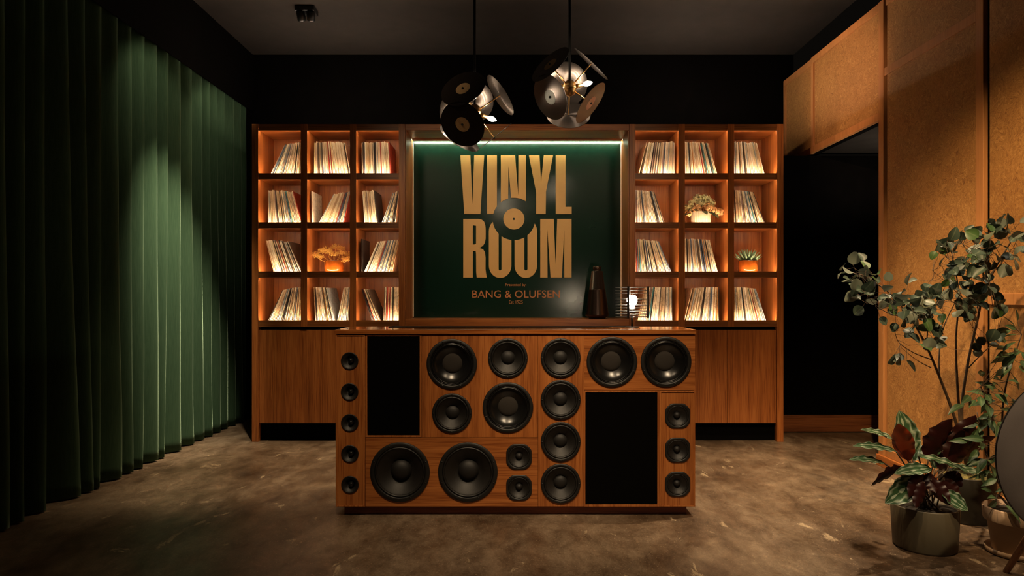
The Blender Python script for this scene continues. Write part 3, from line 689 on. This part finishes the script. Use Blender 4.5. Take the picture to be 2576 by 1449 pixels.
# ------------------------------------------------------------ lamp on the counter
def lamp():
    y = 4.24; s = F/y; x = PX(1590, y); z0 = kz(829)
    L = empty('table_lamp', (x, y, z0), 'small black ring-shade table lamp with glowing bulb on counter right end', 'lamp')
    bm = bmesh.new(); lathe(bm, [(0, 0), (.045, 0), (.045, .004), (.04, .007), (0, .007)], 'z', 40, (x, y, z0)); obj('base', bm, M['black_metal'], L)
    zb = PZ(797, y); zt_ = PZ(723, y); R = .103
    bm = bmesh.new(); tube(bm, [(x, y, z0+.006), (x, y, zb+.012)], .006, 12); obj('stem', bm, M['black_metal'], L)
    for i in range(11):
        z = zb+(zt_-zb)*i/10; bm = bmesh.new()
        lathe(bm, [(R, z-.0012), (R, z+.0012), (R-.011, z+.0012), (R-.011, z-.0012)], 'z', 56, (x, y, 0), close=True, smooth=False)
        obj('shade_ring', bm, M['black_metal'], L)
    for a in (248, 330, 90):
        a = math.radians(a); c = Vector((math.cos(a), math.sin(a), 0)); t_ = Vector((-c.y, c.x, 0)); bm = bmesh.new()
        b = bmesh.new(); box(b, -.0065, .0065, -.0045, .0045, zb-.006, zt_+.006)
        rot = Matrix.Rotation(math.atan2(c.y, c.x)+PI/2, 4, 'Z'); b.transform(Matrix.Translation(Vector((x, y, 0))+c*(R+.001)) @ rot); bm.free()
        obj('shade_post', b, M['black_metal'], L)
    bm = bmesh.new(); box(bm, x-R+.004, x+R-.004, y-.004, y+.004, zb, zb+.004); box(bm, x-.004, x+.004, y-R+.004, y+R-.004, zb, zb+.004); obj('shade_cross_bar', bm, M['black_metal'], L)
    bm = bmesh.new(); lathe(bm, [(0, zb+.006), (.018, zb+.006), (.018, zb+.048), (.015, zb+.052), (0, zb+.052)], 'z', 28, (x, y, 0)); obj('bulb_socket', bm, M['black_metal'], L)
    h = zb+.052; bm = bmesh.new()
    lathe(bm, [(.013, h), (.0165, h+.01), (.019, h+.022), (.028, h+.034), (.0325, h+.05), (.031, h+.064), (.022, h+.078), (.01, h+.084), (0, h+.085)], 'z', 36, (x, y, 0)); obj('bulb', bm, M['bulb_big'], L)
lamp()
# conical wireless speaker on the niche sill
def bottle_speaker():
    y = 6.20; s = F/y; x = PX(1502, y); z0 = zs
    S_ = empty('conical_speaker', (x, y, z0), 'dark bronze cone-shaped wireless speaker on the niche sill beside the lamp', 'speaker')
    r = lambda p: p/s
    bm = bmesh.new(); lathe(bm, [(0, z0), (r(21), z0), (r(21), z0+.010), (r(23), z0+.014)], 'z', 56, (x, y, 0)); obj('foot', bm, M['black_metal'], S_)
    bm = bmesh.new(); lathe(bm, [(r(21), z0+.012), (r(29.5), z0+.026), (r(29), z0+.04), (r(21.0), z0+.262), (r(21.0), z0+.264), (r(20.2), z0+.266), (r(14.5), z0+.428), (r(13), z0+.432), (r(9), z0+.432), (r(9), z0+.44)], 'z', 72, (x, y, 0)); obj('body', bm, M['chrome_dark'], S_)
    bm = bmesh.new(); lathe(bm, [(r(9), z0+.438), (r(10.5), z0+.442), (r(10.5), z0+.470), (r(9.5), z0+.474), (0, z0+.474)], 'z', 40, (x, y, 0)); obj('top_dial', bm, M['chrome_dark'], S_)
bottle_speaker()

# ------------------------------------------------------------ pendants
def pendant(hub_px, dirs, bulbs, label, group):
    y = 4.4; hub = P(*hub_px, y)
    R0 = empty('pendant_light', (hub.x, hub.y, CEIL), label, 'pendant lamp')
    bm = bmesh.new(); lathe(bm, [(0, CEIL-.03), (.06, CEIL-.03), (.06, CEIL), (0, CEIL)], 'z', 40, (hub.x, hub.y, 0)); obj('ceiling_rose', bm, M['black_metal'], R0)
    bm = bmesh.new(); tube(bm, [(hub.x, hub.y, hub.z+.04), (hub.x, hub.y, CEIL-.02)], .0082, 14); obj('drop_rod', bm, M['black_void'], R0)
    bm = bmesh.new(); rr = .047
    lathe(bm, [(0, -rr*1.15)]+[(rr*math.cos(a)*.93, rr*1.15*math.sin(a)) for a in [math.radians(d) for d in range(-75, 0, 15)]]+[(rr*.93, -.003), (rr*.96, -.002), (rr*.96, .002), (rr*.93, .003)]+[(rr*math.cos(a)*.93, rr*1.15*math.sin(a)) for a in [math.radians(d) for d in range(15, 90, 15)]]+[(0, rr*1.15)], 'z', 48, hub)
    obj('brass_hub', bm, M['brass'], R0)
    for (dx, dy, dz, face, lm) in dirs:
        d = Vector((dx, dy, dz)); n = d.normalized(); dist = d.length if .15 < d.length < .22 else .205; cpos = hub+n*dist
        bm = bmesh.new(); tube(bm, [hub+n*.04, hub+n*(dist-.003)], .0045, 10); obj('arm', bm, M['brass'], R0)
        q = n.to_track_quat('Z', 'Y').to_euler()
        R_ = .146
        bm = bmesh.new(); lathe(bm, [(.004, -.001), (R_, -.001), (R_+.0006, 0), (R_, .001), (.004, .001)], 'z', 72, close=True, smooth=False)
        dsk = obj('record', bm, M['smoked'] if face == 's' else M['vinyl'], R0, loc=cpos, rot=q)
        bm = bmesh.new(); lathe(bm, [(.0055, .0011), (.0055, .0016), (.047, .0016), (.047, .0011)], 'z', 48, close=True, smooth=False)
        lb = obj('record_label', bm, lm, dsk, loc=cpos)
        bm = bmesh.new(); lathe(bm, [(0, .012), (.004, .011), (.0075, .006), (.0075, .0016)], 'z', 16); obj('end_cap', bm, M['black_metal'], dsk, loc=cpos)
    for (dx, dy, dz) in bulbs:
        d = Vector((dx, dy, dz)); n = d.normalized()
        bm = bmesh.new(); tube(bm, [hub+n*.04, hub+n*.062, hub+n*.0621, hub+n*.092], [.014, .014, .0105, .0105], 16); obj('bulb_socket', bm, M['brass'], R0)
        bm = bmesh.new(); lathe(bm, [(.008, 0), (.0145, .012), (.0165, .024), (.0135, .038), (.006, .052), (0, .058)], 'z', 24)
        obj('bulb', bm, M['bulb'], R0, loc=hub+n*.092, rot=n.to_track_quat('Z', 'Y').to_euler())
T_, G_, K_ = M['label_tan'], M['label_grey'], M['label_pink']
pendant((1194, 283), [(-.066, -.152, -.115, 'v', T_), (-.3, -.8, .5, 'v', T_), (.72, .12, .52, 's', T_), (.122, .042, -.152, 's', T_), (-.115, .155, .045, 's', G_), (-.105, .09, -.145, 's', G_), (-.03, .16, .11, 's', G_)],
        [(.12, .0, -.045), (-.10, .08, .0)], 'lower left pendant lamp of black vinyl records around a brass hub', 'record pendants')
pendant((1433, 222), [(-.62, -.5, .56, 'v', T_), (.133, -.045, .142, 'v', T_), (-.13, -.089, -.083, 's', G_), (.131, -.042, -.107, 'v', K_), (-.012, .183, .08, 's', G_), (.004, .155, -.13, 's', G_)],
        [(.12, -.02, .026), (-.095, .03, .034)], 'higher right pendant lamp of record discs with an open brass hub and two bulbs', 'record pendants')

# ------------------------------------------------------------ ceiling fittings
o = empty('ceiling_spotlight', (PX(771, 6.0), 6.0, CEIL), 'small black unlit spotlight on the dark ceiling above the left bookcase', 'spotlight')
x0 = PX(771, 6.0)
boxobj('mounting_box', x0-.085, x0+.085, 5.93, 6.07, CEIL-.045, CEIL, M['black_metal'], o, bevel=.006)
for dx in (-.04, .045):
    bm = bmesh.new(); lathe(bm, [(0, -.04), (.03, -.04), (.036, -.03), (.036, .04), (.03, .045), (0, .045)], 'z', 28); obj('lamp_head', bm, M['black_metal'], o, loc=(x0+dx, 5.98, CEIL-.08), rot=(.5, .2*dx*10, 0))

hs = Vector(HS); dv = Vector((2.78, 6.455, 3.0))-hs; hd_ = Vector((dv.x, dv.y, 0)).normalized(); sd = Vector((-hd_.y, hd_.x, 0))
fx_ = empty('ceiling_spotlight', (hs.x, hs.y, CEIL), 'black track spotlight with an added shading plate aimed at the fibre header, above the frame', 'spotlight')
bm = bmesh.new(); tube(bm, [hs-hd_*.16+Vector((0, 0, .02)), hs-hd_*.02+Vector((0, 0, 0))], .04, 24); obj('lamp_head', bm, M['black_metal'], fx_)
bm = bmesh.new(); tube(bm, [hs-hd_*.09+Vector((0, 0, .03)), (hs.x-hd_.x*.09, hs.y-hd_.y*.09, CEIL)], .01, 10); obj('bracket', bm, M['black_metal'], fx_)
bm = bmesh.new(); box(bm, 0, .16, 0, .002, -.12, .09); bm.transform(Matrix.Translation(hs+hd_*.13) @ Matrix((sd, hd_, Vector((0, 0, 1)))).transposed().to_4x4()); obj('shading_plate', bm, M['black_metal'], fx_)  # unseen plate added to keep the light off the far header board

# ------------------------------------------------------------ plants helpers
def leaf_bm(L, W, curl=.15, fold=.12, wave=0, n=9, m=4, shape_='ovate', seed=0, uv=True):
    """leaf blade in local space: base at origin, along +Y, top side +Z"""
    bm = bmesh.new(); uvl = bm.loops.layers.uv.new('uv'); grid = []; rs = random.Random(seed)
    for i in range(n+1):
        v = i/n
        if shape_ == 'round': wd = math.sin(PI*min(1, v**.85))**.62
        elif shape_ == 'lance': wd = math.sin(PI*v**.8)**1.05
        else: wd = math.sin(PI*v**.85)**.72
        if i in (0, n): wd = .03 if shape_ != 'round' or i == 0 else .22
        row = []
        for j in range(-m, m+1):
            u = j/m; ed = abs(u)
            x = u*W/2*wd; z = -curl*L*v*v + fold*W*ed*ed*wd + wave*W*math.sin(v*26+seed+(1.5 if u > 0 else 0))*ed**2*wd
            yy = L*v*(1-.08*curl*v)+(wave*W*.35*math.sin(v*31+seed)*ed**3*wd)
            row.append((bm.verts.new((x, yy, z)), (u*.5+.5, v)))
        grid.append(row)
    for A, B in zip(grid, grid[1:]):
        for j in range(2*m):
            f = bm.faces.new((A[j][0], A[j+1][0], B[j+1][0], B[j][0])); f.smooth = True
            for lp, t in zip(f.loops, (A[j][1], A[j+1][1], B[j+1][1], B[j][1])): lp[uvl].uv = t
    return bm
def orient(dirv, up):
    y = Vector(dirv).normalized(); z = Vector(up); z = (z-y*z.dot(y))
    if z.length < 1e-4: z = y.orthogonal()
    z.normalize(); x = y.cross(z)
    return Matrix((x, y, z)).transposed()
def place(me, name, parent, p, dirv, up, scale=1, mat=None):
    o = bpy.data.objects.new(name, me); C.objects.link(o)
    o.location = Vector(p)-ORG[parent]; o.rotation_euler = orient(dirv, up).to_euler(); o.scale = (scale,)*3; o.parent = parent
    if mat: o.material_slots[0].link = 'OBJECT'; o.material_slots[0].material = mat
    return o
def mesh_of(bm, mat):
    me = bpy.data.meshes.new('leaf'); bm.to_mesh(me); bm.free(); me.materials.append(mat); return me
def pot(root, x, y, rb, rt, h, mat, fill, fillmat, lip=.008, name='pot', z0=0):
    bm = bmesh.new(); lathe(bm, [(0, z0), (rb*.96, z0), (rb, z0+.01), (rt, z0+h-.004), (rt-.002, z0+h), (rt-lip, z0+h), (rt-lip-.004, z0+h-.03), (rb*.85, z0+fill-.03), (0, z0+fill-.03)], 'z', 72, (x, y, 0))
    o = obj(name, bm, mat, root)
    bm = bmesh.new(); prof = [(0, z0+fill+.006)]; lathe(bm, [(0, z0+fill+.008), (rt*.5, z0+fill+.004), (rt-lip-.004, z0+fill-.004), (rt-lip-.006, z0+fill-.028), (0, z0+fill-.028)], 'z', 48, (x, y, 0))
    for v in bm.verts:
        if v.co.z > z0+fill-.01: v.co.z += .006*noise.noise(v.co*60)
    obj('soil' if fillmat is M['soil'] else 'moss', bm, fillmat, root); return o

# calathea in the olive pot
cx_, cy_ = PX(2326, 3.52), 3.52
ca = empty('calathea', (cx_, cy_, 0), 'calathea with patterned green and maroon leaves in an olive-grey pot', 'plant')
pot(ca, cx_, cy_, .147, .158, PZ(1268, 3.52)+.0, M['olive_pot'], .20, M['soil'], lip=.007)
CL = [  # p1, tip, width(m), depth1, depth2, up vector, painted lit-through red?
 ((2292, 1148), (2268, 1036), .105, 3.60, 3.62, (-.1, -1, .3), 0),
 ((2252, 1108), (2174, 1073), .055, 3.50, 3.42, (0, -.45, 1), 0),
 ((2256, 1136), (2155, 1111), .055, 3.46, 3.36, (0, -.45, 1), 0),
 ((2226, 1166), (2145, 1146), .050, 3.42, 3.30, (0, -.45, 1), 0),
 ((2290, 1160), (2255, 1062), .085, 3.50, 3.44, (.3, 1, .1), 1),
 ((2335, 1158), (2386, 1052), .110, 3.52, 3.50, (-.1, 1, .2), 0),
 ((2388, 1168), (2446, 1046), .110, 3.50, 3.50, (.2, 1, .2), 0),
 ((2396, 1166), (2490, 1094), .085, 3.54, 3.58, (-.1, 1, .4), 0),
 ((2272, 1180), (2183, 1212), .075, 3.44, 3.34, (-.1, 1, .6), 0),
 ((2306, 1205), (2236, 1262), .098, 3.42, 3.33, (.2, -1, .5), 0),
 ((2342, 1178), (2258, 1184), .060, 3.42, 3.34, (0, -.75, 1), 0),
 ((2308, 1148), (2442, 1178), .070, 3.44, 3.36, (0, -.2, 1), 0),
 ((2368, 1236), (2438, 1282), .065, 3.38, 3.34, (0, -1, .6), 0),
 ((2342, 1205), (2388, 1268), .060, 3.40, 3.36, (.2, 1, .4), 0),
 ((2262, 1222), (2230, 1268), .022, 3.42, 3.38, (-.3, 1, 0), 0),
 ((2322, 1190), (2282, 1248), .060, 3.38, 3.35, (.2, 1, .3), 0),
 ((2350, 1160), (2376, 1092), .070, 3.60, 3.66, (0, -1, .3), 0),
 ((2378, 1190), (2420, 1222), .070, 3.44, 3.40, (.2, 1, .5), 0),
 ((2300, 1160), (2296, 1090), .075, 3.62, 3.68, (0, -1, .2), 0),
 ((2352, 1180), (2340, 1120), .060, 3.56, 3.6, (.2, -1, .3), 0),
 ((2395, 1185), (2470, 1180), .060, 3.60, 3.62, (.1, -.6, 1), 0),
 ((2325, 1212), (2300, 1275), .055, 3.36, 3.34, (.2, 1, .3), 0), ((2375, 1205), (2412, 1252), .06, 3.40, 3.38, (-.2, 1, .4), 0), ((2335, 1190), (2352, 1240), .06, 3.42, 3.38, (0, 1, .4), 0), ((2360, 1180), (2400, 1130), .07, 3.56, 3.58, (.1, 1, .2), 0)]
for i, (a, b, W_, ya, yb, up, red) in enumerate(CL):
    W_ *= 1.22
    p1 = P(*a, ya); p2 = P(*b, yb); L_ = (p2-p1).length*1.03
    me = mesh_of(leaf_bm(L_, W_, curl=.10, fold=.16, wave=.07, n=22, m=5, seed=i*1.7), M['calathea_lit'] if red else M['calathea'])
    lf = place(me, 'leaf', ca, p1, p2-p1, up)
    base = Vector((cx_+random.uniform(-.05, .05), cy_+random.uniform(-.05, .05), .20))
    bm = bmesh.new(); mid = (base+p1)/2+Vector((0, 0, .02)); tube(bm, curve_pts([base, mid, p1+(p2-p1)*.02], 4), [.0038]*9, 7); obj('leaf_stalk', bm, M['bark'], ca)

# eucalyptus-like tree in the dark pot
ex, ey = 2.606, 3.95
eu = empty('potted_tree', (ex, ey, 0), 'tall small-leaved tree with round grey-green leaves in a dark pot by the fibre wall', 'plant')
pot(eu, ex, ey, .135, .145, .262, M['dark_pot'], .25, M['moss'], lip=.006)
stems = [
 ([(2440, 1212), (2418, 1110), (2395, 1032), (2364, 950), (2330, 870), (2290, 800), (2235, 735), (2165, 690)], [3.95, 3.9, 3.86, 3.8, 3.75, 3.7, 3.66, 3.6], .0105),
 ([(2445, 1212), (2420, 1100), (2408, 960), (2405, 850), (2412, 740), (2395, 640)], [3.95, 3.93, 3.9, 3.88, 3.85, 3.8], .0095),
 ([(2450, 1212), (2420, 1060), (2432, 930), (2458, 810), (2480, 720), (2530, 630), (2560, 580)], [3.95, 3.92, 3.88, 3.8, 3.7, 3.6, 3.5], .0095),
 ([(2364, 950), (2362, 900), (2372, 830), (2398, 770), (2440, 700)], [3.8, 3.82, 3.84, 3.8, 3.72], .005),
 ([(2345, 905), (2300, 888), (2262, 862), (2250, 830)], [3.78, 3.72, 3.66, 3.62], .0035),
 ([(2342, 925), (2305, 905), (2268, 875)], [3.78, 3.72, 3.7], .003),
 ([(2432, 930), (2470, 890), (2500, 860), (2520, 800)], [3.88, 3.8, 3.72, 3.68], .0035),
 ([(2330, 870), (2340, 800), (2370, 740), (2385, 680)], [3.75, 3.72, 3.7, 3.68], .0035),
 ([(2290, 800), (2240, 790), (2200, 765), (2180, 740)], [3.7, 3.64, 3.6, 3.58], .003),
 ([(2458, 810), (2430, 760), (2380, 710), (2345, 680)], [3.8, 3.76, 3.7, 3.66], .003)]
allp = []
for pts, ys, r0 in stems:
    cp = curve_pts([P(x, y, d) for (x, y), d in zip(pts, ys)], 14); n = len(cp)
    bm = bmesh.new(); tube(bm, cp, [r0*(1-.72*i/(n-1)) for i in range(n)], 8); obj('branch', bm, M['bark'], eu)
    allp += [p for p in cp if p.z > .95]
lm = [mesh_of(leaf_bm(.062, .056, curl=c, fold=f, n=7, m=3, shape_='round', seed=s), M['euc']) for s, (c, f) in enumerate([(.1, .15), (.35, .1), (.2, .3), (-.15, .1)])]
clusters = [((2160, 690), 45, 34, 18), ((2200, 735), 60, 42, 24), ((2262, 790), 72, 50, 32), ((2305, 745), 50, 45, 12), ((2400, 640), 55, 42, 32), ((2505, 620), 66, 60, 42), ((2445, 690), 66, 46, 34),
            ((2385, 750), 75, 42, 34), ((2325, 830), 55, 38, 18), ((2470, 765), 58, 42, 24), ((2475, 865), 40, 28, 7), ((2265, 895), 30, 22, 4), ((2530, 562), 40, 18, 6), ((2450, 590), 25, 16, 4)]
tw = bmesh.new(); nl = 0
for (c, rx, ry, n) in clusters:
    for i in range(n):
        a = random.uniform(0, 2*PI); q = math.sqrt(random.random())
        px, py = c[0]+rx*q*math.cos(a), c[1]+ry*q*math.sin(a)
        dep = 3.62+random.uniform(-.14, .16)
        if px > 2460: dep -= .27
        p = P(px, py, dep)
        if p.x > WR-.14: continue
        near = random.choice(sorted(allp, key=lambda s: (s-p).length)[:9])
        d = (p-near)
        if d.length > .22: p = near+d*(.22/d.length); d = p-near
        d = d.normalized() if d.length > .02 else Vector((0, 0, 1))
        d = (d+Vector((random.uniform(-.9, .9), random.uniform(-.7, .7), random.uniform(-.8, .7)))).normalized()
        up = Vector((random.uniform(-.8, .8), -random.uniform(.2, 1), random.uniform(-.2, 1.2)))
        if random.random() < .25: up = -up
        place(random.choice(lm), 'leaf', eu, p, d, up, random.uniform(.75, 1.15), M['euc_bright'] if random.random() < .12 else None); nl += 1; allp.append(near.lerp(p, .7))
        mid = (near+p)/2+Vector((0, 0, random.uniform(-.02, .02))); tube(tw, [near, near.lerp(mid, .5)+Vector((random.uniform(-.008, .008), 0, random.uniform(-.008, .008))), mid, p], [.0013, .0011, .001, .0008], 4, False)
o = obj('twigs', tw, M['bark'], eu); o['kind'] = 'stuff'

# pointed-leaf plant in the clay pot
fx, fy = 2.50, 3.42
fi = empty('potted_ficus', (fx, fy, 0), 'pointed green-leaved plant in a pale clay pot behind the round speaker', 'plant')
bm = bmesh.new(); lathe(bm, [(0, 0), (.115, 0), (.128, .006), (.134, .028), (.128, .030), (.120, .012), (0, .012)], 'z', 64, (fx, fy, 0)); obj('saucer', bm, M['clay'], fi)
bm = bmesh.new(); lathe(bm, [(0, .013), (.095, .013), (.100, .02), (.122, .165), (.136, .165), (.138, .17), (.143, .228), (.140, .232), (.130, .232), (.126, .20), (.1, .18), (0, .18)], 'z', 64, (fx, fy, 0)); obj('pot', bm, M['clay'], fi)
bm = bmesh.new(); lathe(bm, [(0, .208), (.127, .204), (.122, .185), (0, .185)], 'z', 48, (fx, fy, 0)); obj('soil', bm, M['soil'], fi)
fst = []
for pts in ([(fx, fy, .2), (fx-.04, fy+.03, .5), (fx-.02, fy+.05, .8), (fx+.03, fy, 1.1)], [(fx, fy, .2), (fx-.10, fy+.05, .45), (fx-.16, fy+.05, .7)], [(fx, fy, .2), (fx-.05, fy-.05, .4), (fx-.10, fy-.1, .55)], [(fx, fy, .2), (fx-.10, fy-.02, .3), (fx-.14, fy-.06, .28)], [(fx-.04, fy+.03, .5), (fx-.14, fy, .75), (fx-.19, fy-.02, .84)]):
    cp = curve_pts(pts, 6); bm = bmesh.new(); n = len(cp); tube(bm, cp, [.007*(1-.6*i/(n-1)) for i in range(n)], 8); obj('branch', bm, M['bark'], fi); fst += cp[3:]
fm = [mesh_of(leaf_bm(.095, .036, curl=c, fold=.12, n=9, m=3, shape_='lance', seed=s), M['ficus']) for s, c in enumerate((.1, .3, .45))]
fcl = [((2480, 1010), 55, 25, 12), ((2520, 960), 50, 40, 12), ((2540, 900), 35, 40, 12), ((2490, 1060), 35, 30, 9), ((2470, 1130), 30, 60, 12), ((2490, 1190), 25, 40, 8), ((2515, 1255), 22, 35, 9), ((2550, 1320), 35, 20, 6), ((2560, 830), 20, 30, 5), ((2540, 1050), 40, 50, 14)]
tw = bmesh.new()
for (c, rx, ry, n) in fcl:
    for i in range(n):
        px = random.gauss(c[0], rx*.55); py = random.gauss(c[1], ry*.55); p = P(px, py, random.uniform(3.3, 3.5))
        if p.x > WR-.1: p.x = WR-.1-random.random()*.1
        if p.z < .24: continue
        near = min(fst, key=lambda s: (s-p).length)
        d = (p-near).normalized() if (p-near).length > .01 else Vector((-1, 0, 0))
        d = (d+Vector((-.35, -.3, .1))+Vector((random.uniform(-.5, .5), random.uniform(-.5, .5), random.uniform(-.5, .3)))).normalized()
        up = Vector((random.uniform(-.5, .5), -random.uniform(.1, .9), random.uniform(.2, 1)))
        place(random.choice(fm), 'leaf', fi, p, d, up, random.uniform(.75, 1.1)); tube(tw, [near, (near+p)/2, p], .0013, 4, False)
o = obj('twigs', tw, M['bark'], fi); o['kind'] = 'stuff'

# round floor speaker at the right edge
c = P(2717, 1148, 2.77); R = 217/F*2.77
rs = empty('round_speaker', (c.x, c.y+.05, 0), 'large round charcoal floor speaker on wooden legs at the right edge', 'speaker')
bm = bmesh.new(); lathe(bm, [(0, -.035), (R*.5, -.034), (R*.85, -.028), (R*.985, -.014), (R*.994, -.012)], 'y', 128, c); obj('cloth_cover', bm, M['disc_cloth'], rs)
bm = bmesh.new(); lathe(bm, [(R*.994, -.0115), (R, -.009), (R, -.004), (R*.97, .004), (R*.88, .035), (R*.5, .10), (0, .11)], 'y', 128, c); obj('housing', bm, M['black_metal'], rs)
for (dx, dy, tx_) in ((-.15, .02, -.24), (.15, .02, .24)):
    bm = bmesh.new(); tube(bm, [(c.x+dx, c.y+.04, c.z-.25), (c.x+tx_, c.y-.10, 0)], [.019, .013], 16); obj('leg', bm, M['leg_wood'], rs)
bm = bmesh.new(); tube(bm, [(c.x, c.y+.07, c.z-.1), (c.x, c.y+.42, 0)], [.019, .013], 16); obj('leg', bm, M['leg_wood'], rs)

# ------------------------------------------------------------ things in the cubbies
def shelf_pot(px, row, label, cat, name):
    y = 6.21; x = PX(px, y); z0 = bz_(rows[row+1][0])-.018
    return empty(name, (x, y, z0), label, cat), x, y, z0
def glazed_pot(root, x, y, z0):
    r = .089; h = .125
    bm = bmesh.new(); lathe(bm, [(0, z0), (r*.72, z0), (r*.9, z0+.01), (r*.99, z0+.035), (r, z0+.06), (r*.95, z0+h-.01), (r*.92, z0+h), (r*.86, z0+h), (r*.86, z0+h-.03), (0, z0+h-.03)], 'z', 56, (x, y, 0)); obj('pot', bm, M['amber_glaze'], root)
    bm = bmesh.new(); lathe(bm, [(0, z0+h-.012), (r*.84, z0+h-.016), (r*.84, z0+h-.029), (0, z0+h-.029)], 'z', 32, (x, y, 0)); obj('soil', bm, M['moss'], root)
    return z0+h
r_, x, y, z0 = shelf_pot(1881, 2, 'spiky aloe in an amber glazed pot in the right bookcase', 'plant', 'aloe')
zt2 = glazed_pot(r_, x, y, z0)
for i in range(34):
    a = i*2.399; el = .22+.95*(i/34); L_ = .135-.035*(i/34); d = Vector((math.cos(a)*math.cos(el), math.sin(a)*math.cos(el), math.sin(el)))
    bm = bmesh.new(); b0 = Vector((x, y, zt2-.02)); pts = [b0+d*L_*t+Vector((0, 0, .03*t*t)) for t in (0, .3, .65, .9, 1)]
    tube(bm, pts, [.010, .013, .009, .0035, .0006], 6); obj('leaf', bm, M['aloe'], r_)
r_, x, y, z0 = shelf_pot(841, 2, 'dried ochre umbel plant in an amber glazed pot in the left bookcase', 'plant', 'dried_plant')
zt2 = glazed_pot(r_, x, y, z0)
heads = [(-.115, .0, .235), (-.15, .03, .185), (-.04, -.03, .225), (.005, .02, .27), (.06, -.02, .215), (.115, .03, .205), (.10, -.03, .155), (-.07, .02, .25), (.05, .04, .26), (.13, 0, .165), (.0, -.04, .2), (-.17, 0, .20)]
for (hx, hy, hz) in heads:
    top = Vector((x+hx, y+hy, z0+hz-.03)); b0 = Vector((x+hx*.15, y, zt2-.02)); mid = b0.lerp(top, .5)+Vector((hx*.15, 0, -.01))
    bm = bmesh.new(); tube(bm, curve_pts([b0, mid, top], 4), .0022, 5); obj('stalk', bm, M['dry_yellow'], r_)
    bm = bmesh.new()
    for k in range(46):
        d = Vector((random.uniform(-1, 1), random.uniform(-1, 1), random.uniform(-.1, 1))).normalized()
        e = top+d*random.uniform(.028, .045); e.z -= .008; tube(bm, [top, e], [.0012, .0010], 3, False)
        for q in range(3):
            e2 = e+Vector((random.uniform(-1, 1), random.uniform(-1, 1), random.uniform(-.4, 1))).normalized()*.012; tube(bm, [e, e2], [.0013, .0009], 3, False)
    obj('flower_head', bm, M['dry_yellow'], r_)
r_, x, y, z0 = shelf_pot(1763, 1, 'cream and tan hydrangeas in a ribbed cream vase in the right bookcase', 'vase', 'flower_vase')
bm = bmesh.new(); rings = []
for (rr, h) in ((.078, 0), (.082, .006), (.089, .11), (.089, .128), (.083, .128), (.08, .09), (0.001, .088)):
    rings.append([bm.verts.new((x+(rr+(.0025*math.cos(k*PI/2*1.0) if rr > .0775 and h < .127 else 0))*math.cos(2*PI*k/112), y+(rr+(.0025*math.cos(k*PI/2) if rr > .0775 and h < .127 else 0))*math.sin(2*PI*k/112), z0+h)) for k in range(112)])
for A, B in zip(rings, rings[1:]):
    for k in range(112): bm.faces.new((A[k], A[(k+1) % 112], B[(k+1) % 112], B[k]))
bm.faces.new(rings[0][::-1]); obj('vase', bm, M['white_glaze'], r_)
hd = [(-.125, 0, .155, .05, 0), (-.07, -.02, .20, .055, 0), (0, -.03, .225, .058, 0), (.05, .03, .25, .05, 0), (.085, -.01, .205, .05, 0), (-.05, -.05, .155, .045, 1), (.05, -.05, .165, .048, 1), (.10, -.03, .14, .045, 1), (.15, -.02, .125, .042, 1), (-.10, .03, .13, .042, 0), (-.02, .03, .25, .05, 0), (.185, -.01, .125, .036, 1), (-.12, -.03, .115, .035, 1)]
for (hx, hy, hz, hr, tan_) in hd:
    bm = bmesh.new(); cpt = Vector((x+hx, y+hy, z0+hz))
    for k in range(150):
        d = Vector((random.gauss(0, 1), random.gauss(0, 1), random.gauss(0, 1))).normalized(); pc = cpt+d*hr*random.uniform(.6, 1)
        s = .0105; t1 = d.orthogonal().normalized(); t2 = d.cross(t1); a0 = random.random()*PI
        ctr = bm.verts.new(pc-d*.002); vs = [bm.verts.new(pc+(t1*math.cos(a0+q*PI/4)+t2*math.sin(a0+q*PI/4))*s*(1 if q % 2 == 0 else .5)) for q in range(8)]
        for q in range(8): bm.faces.new((ctr, vs[q], vs[(q+1) % 8]))
    obj('flower_head', bm, M['hydrangea_tan' if tan_ else 'hydrangea'], r_, recalc=False)
    bm = bmesh.new(); tube(bm, curve_pts([(x+hx*.2, y+hy*.2, z0+.09), (x+hx*.5, y+hy*.5, z0+.09+(hz-.09)*.6), cpt], 3), .003, 5); obj('stalk', bm, M['leaf_dull'], r_)
hl = mesh_of(leaf_bm(.075, .045, .3, .1, n=8, m=3), M['leaf_dull'])
for (hx, hy, hz, d) in ((0, -.07, .13, (.3, -1, -.3)), (.05, -.07, .12, (.9, -.6, -.4)), (-.10, -.05, .12, (-1, -.4, -.2)), (.10, -.04, .12, (.8, -.5, -.7)), (-.05, -.07, .135, (-.4, -.8, .1))):
    place(hl, 'leaf', r_, (x+hx, y+hy, z0+hz), d, (0, -.6, 1))
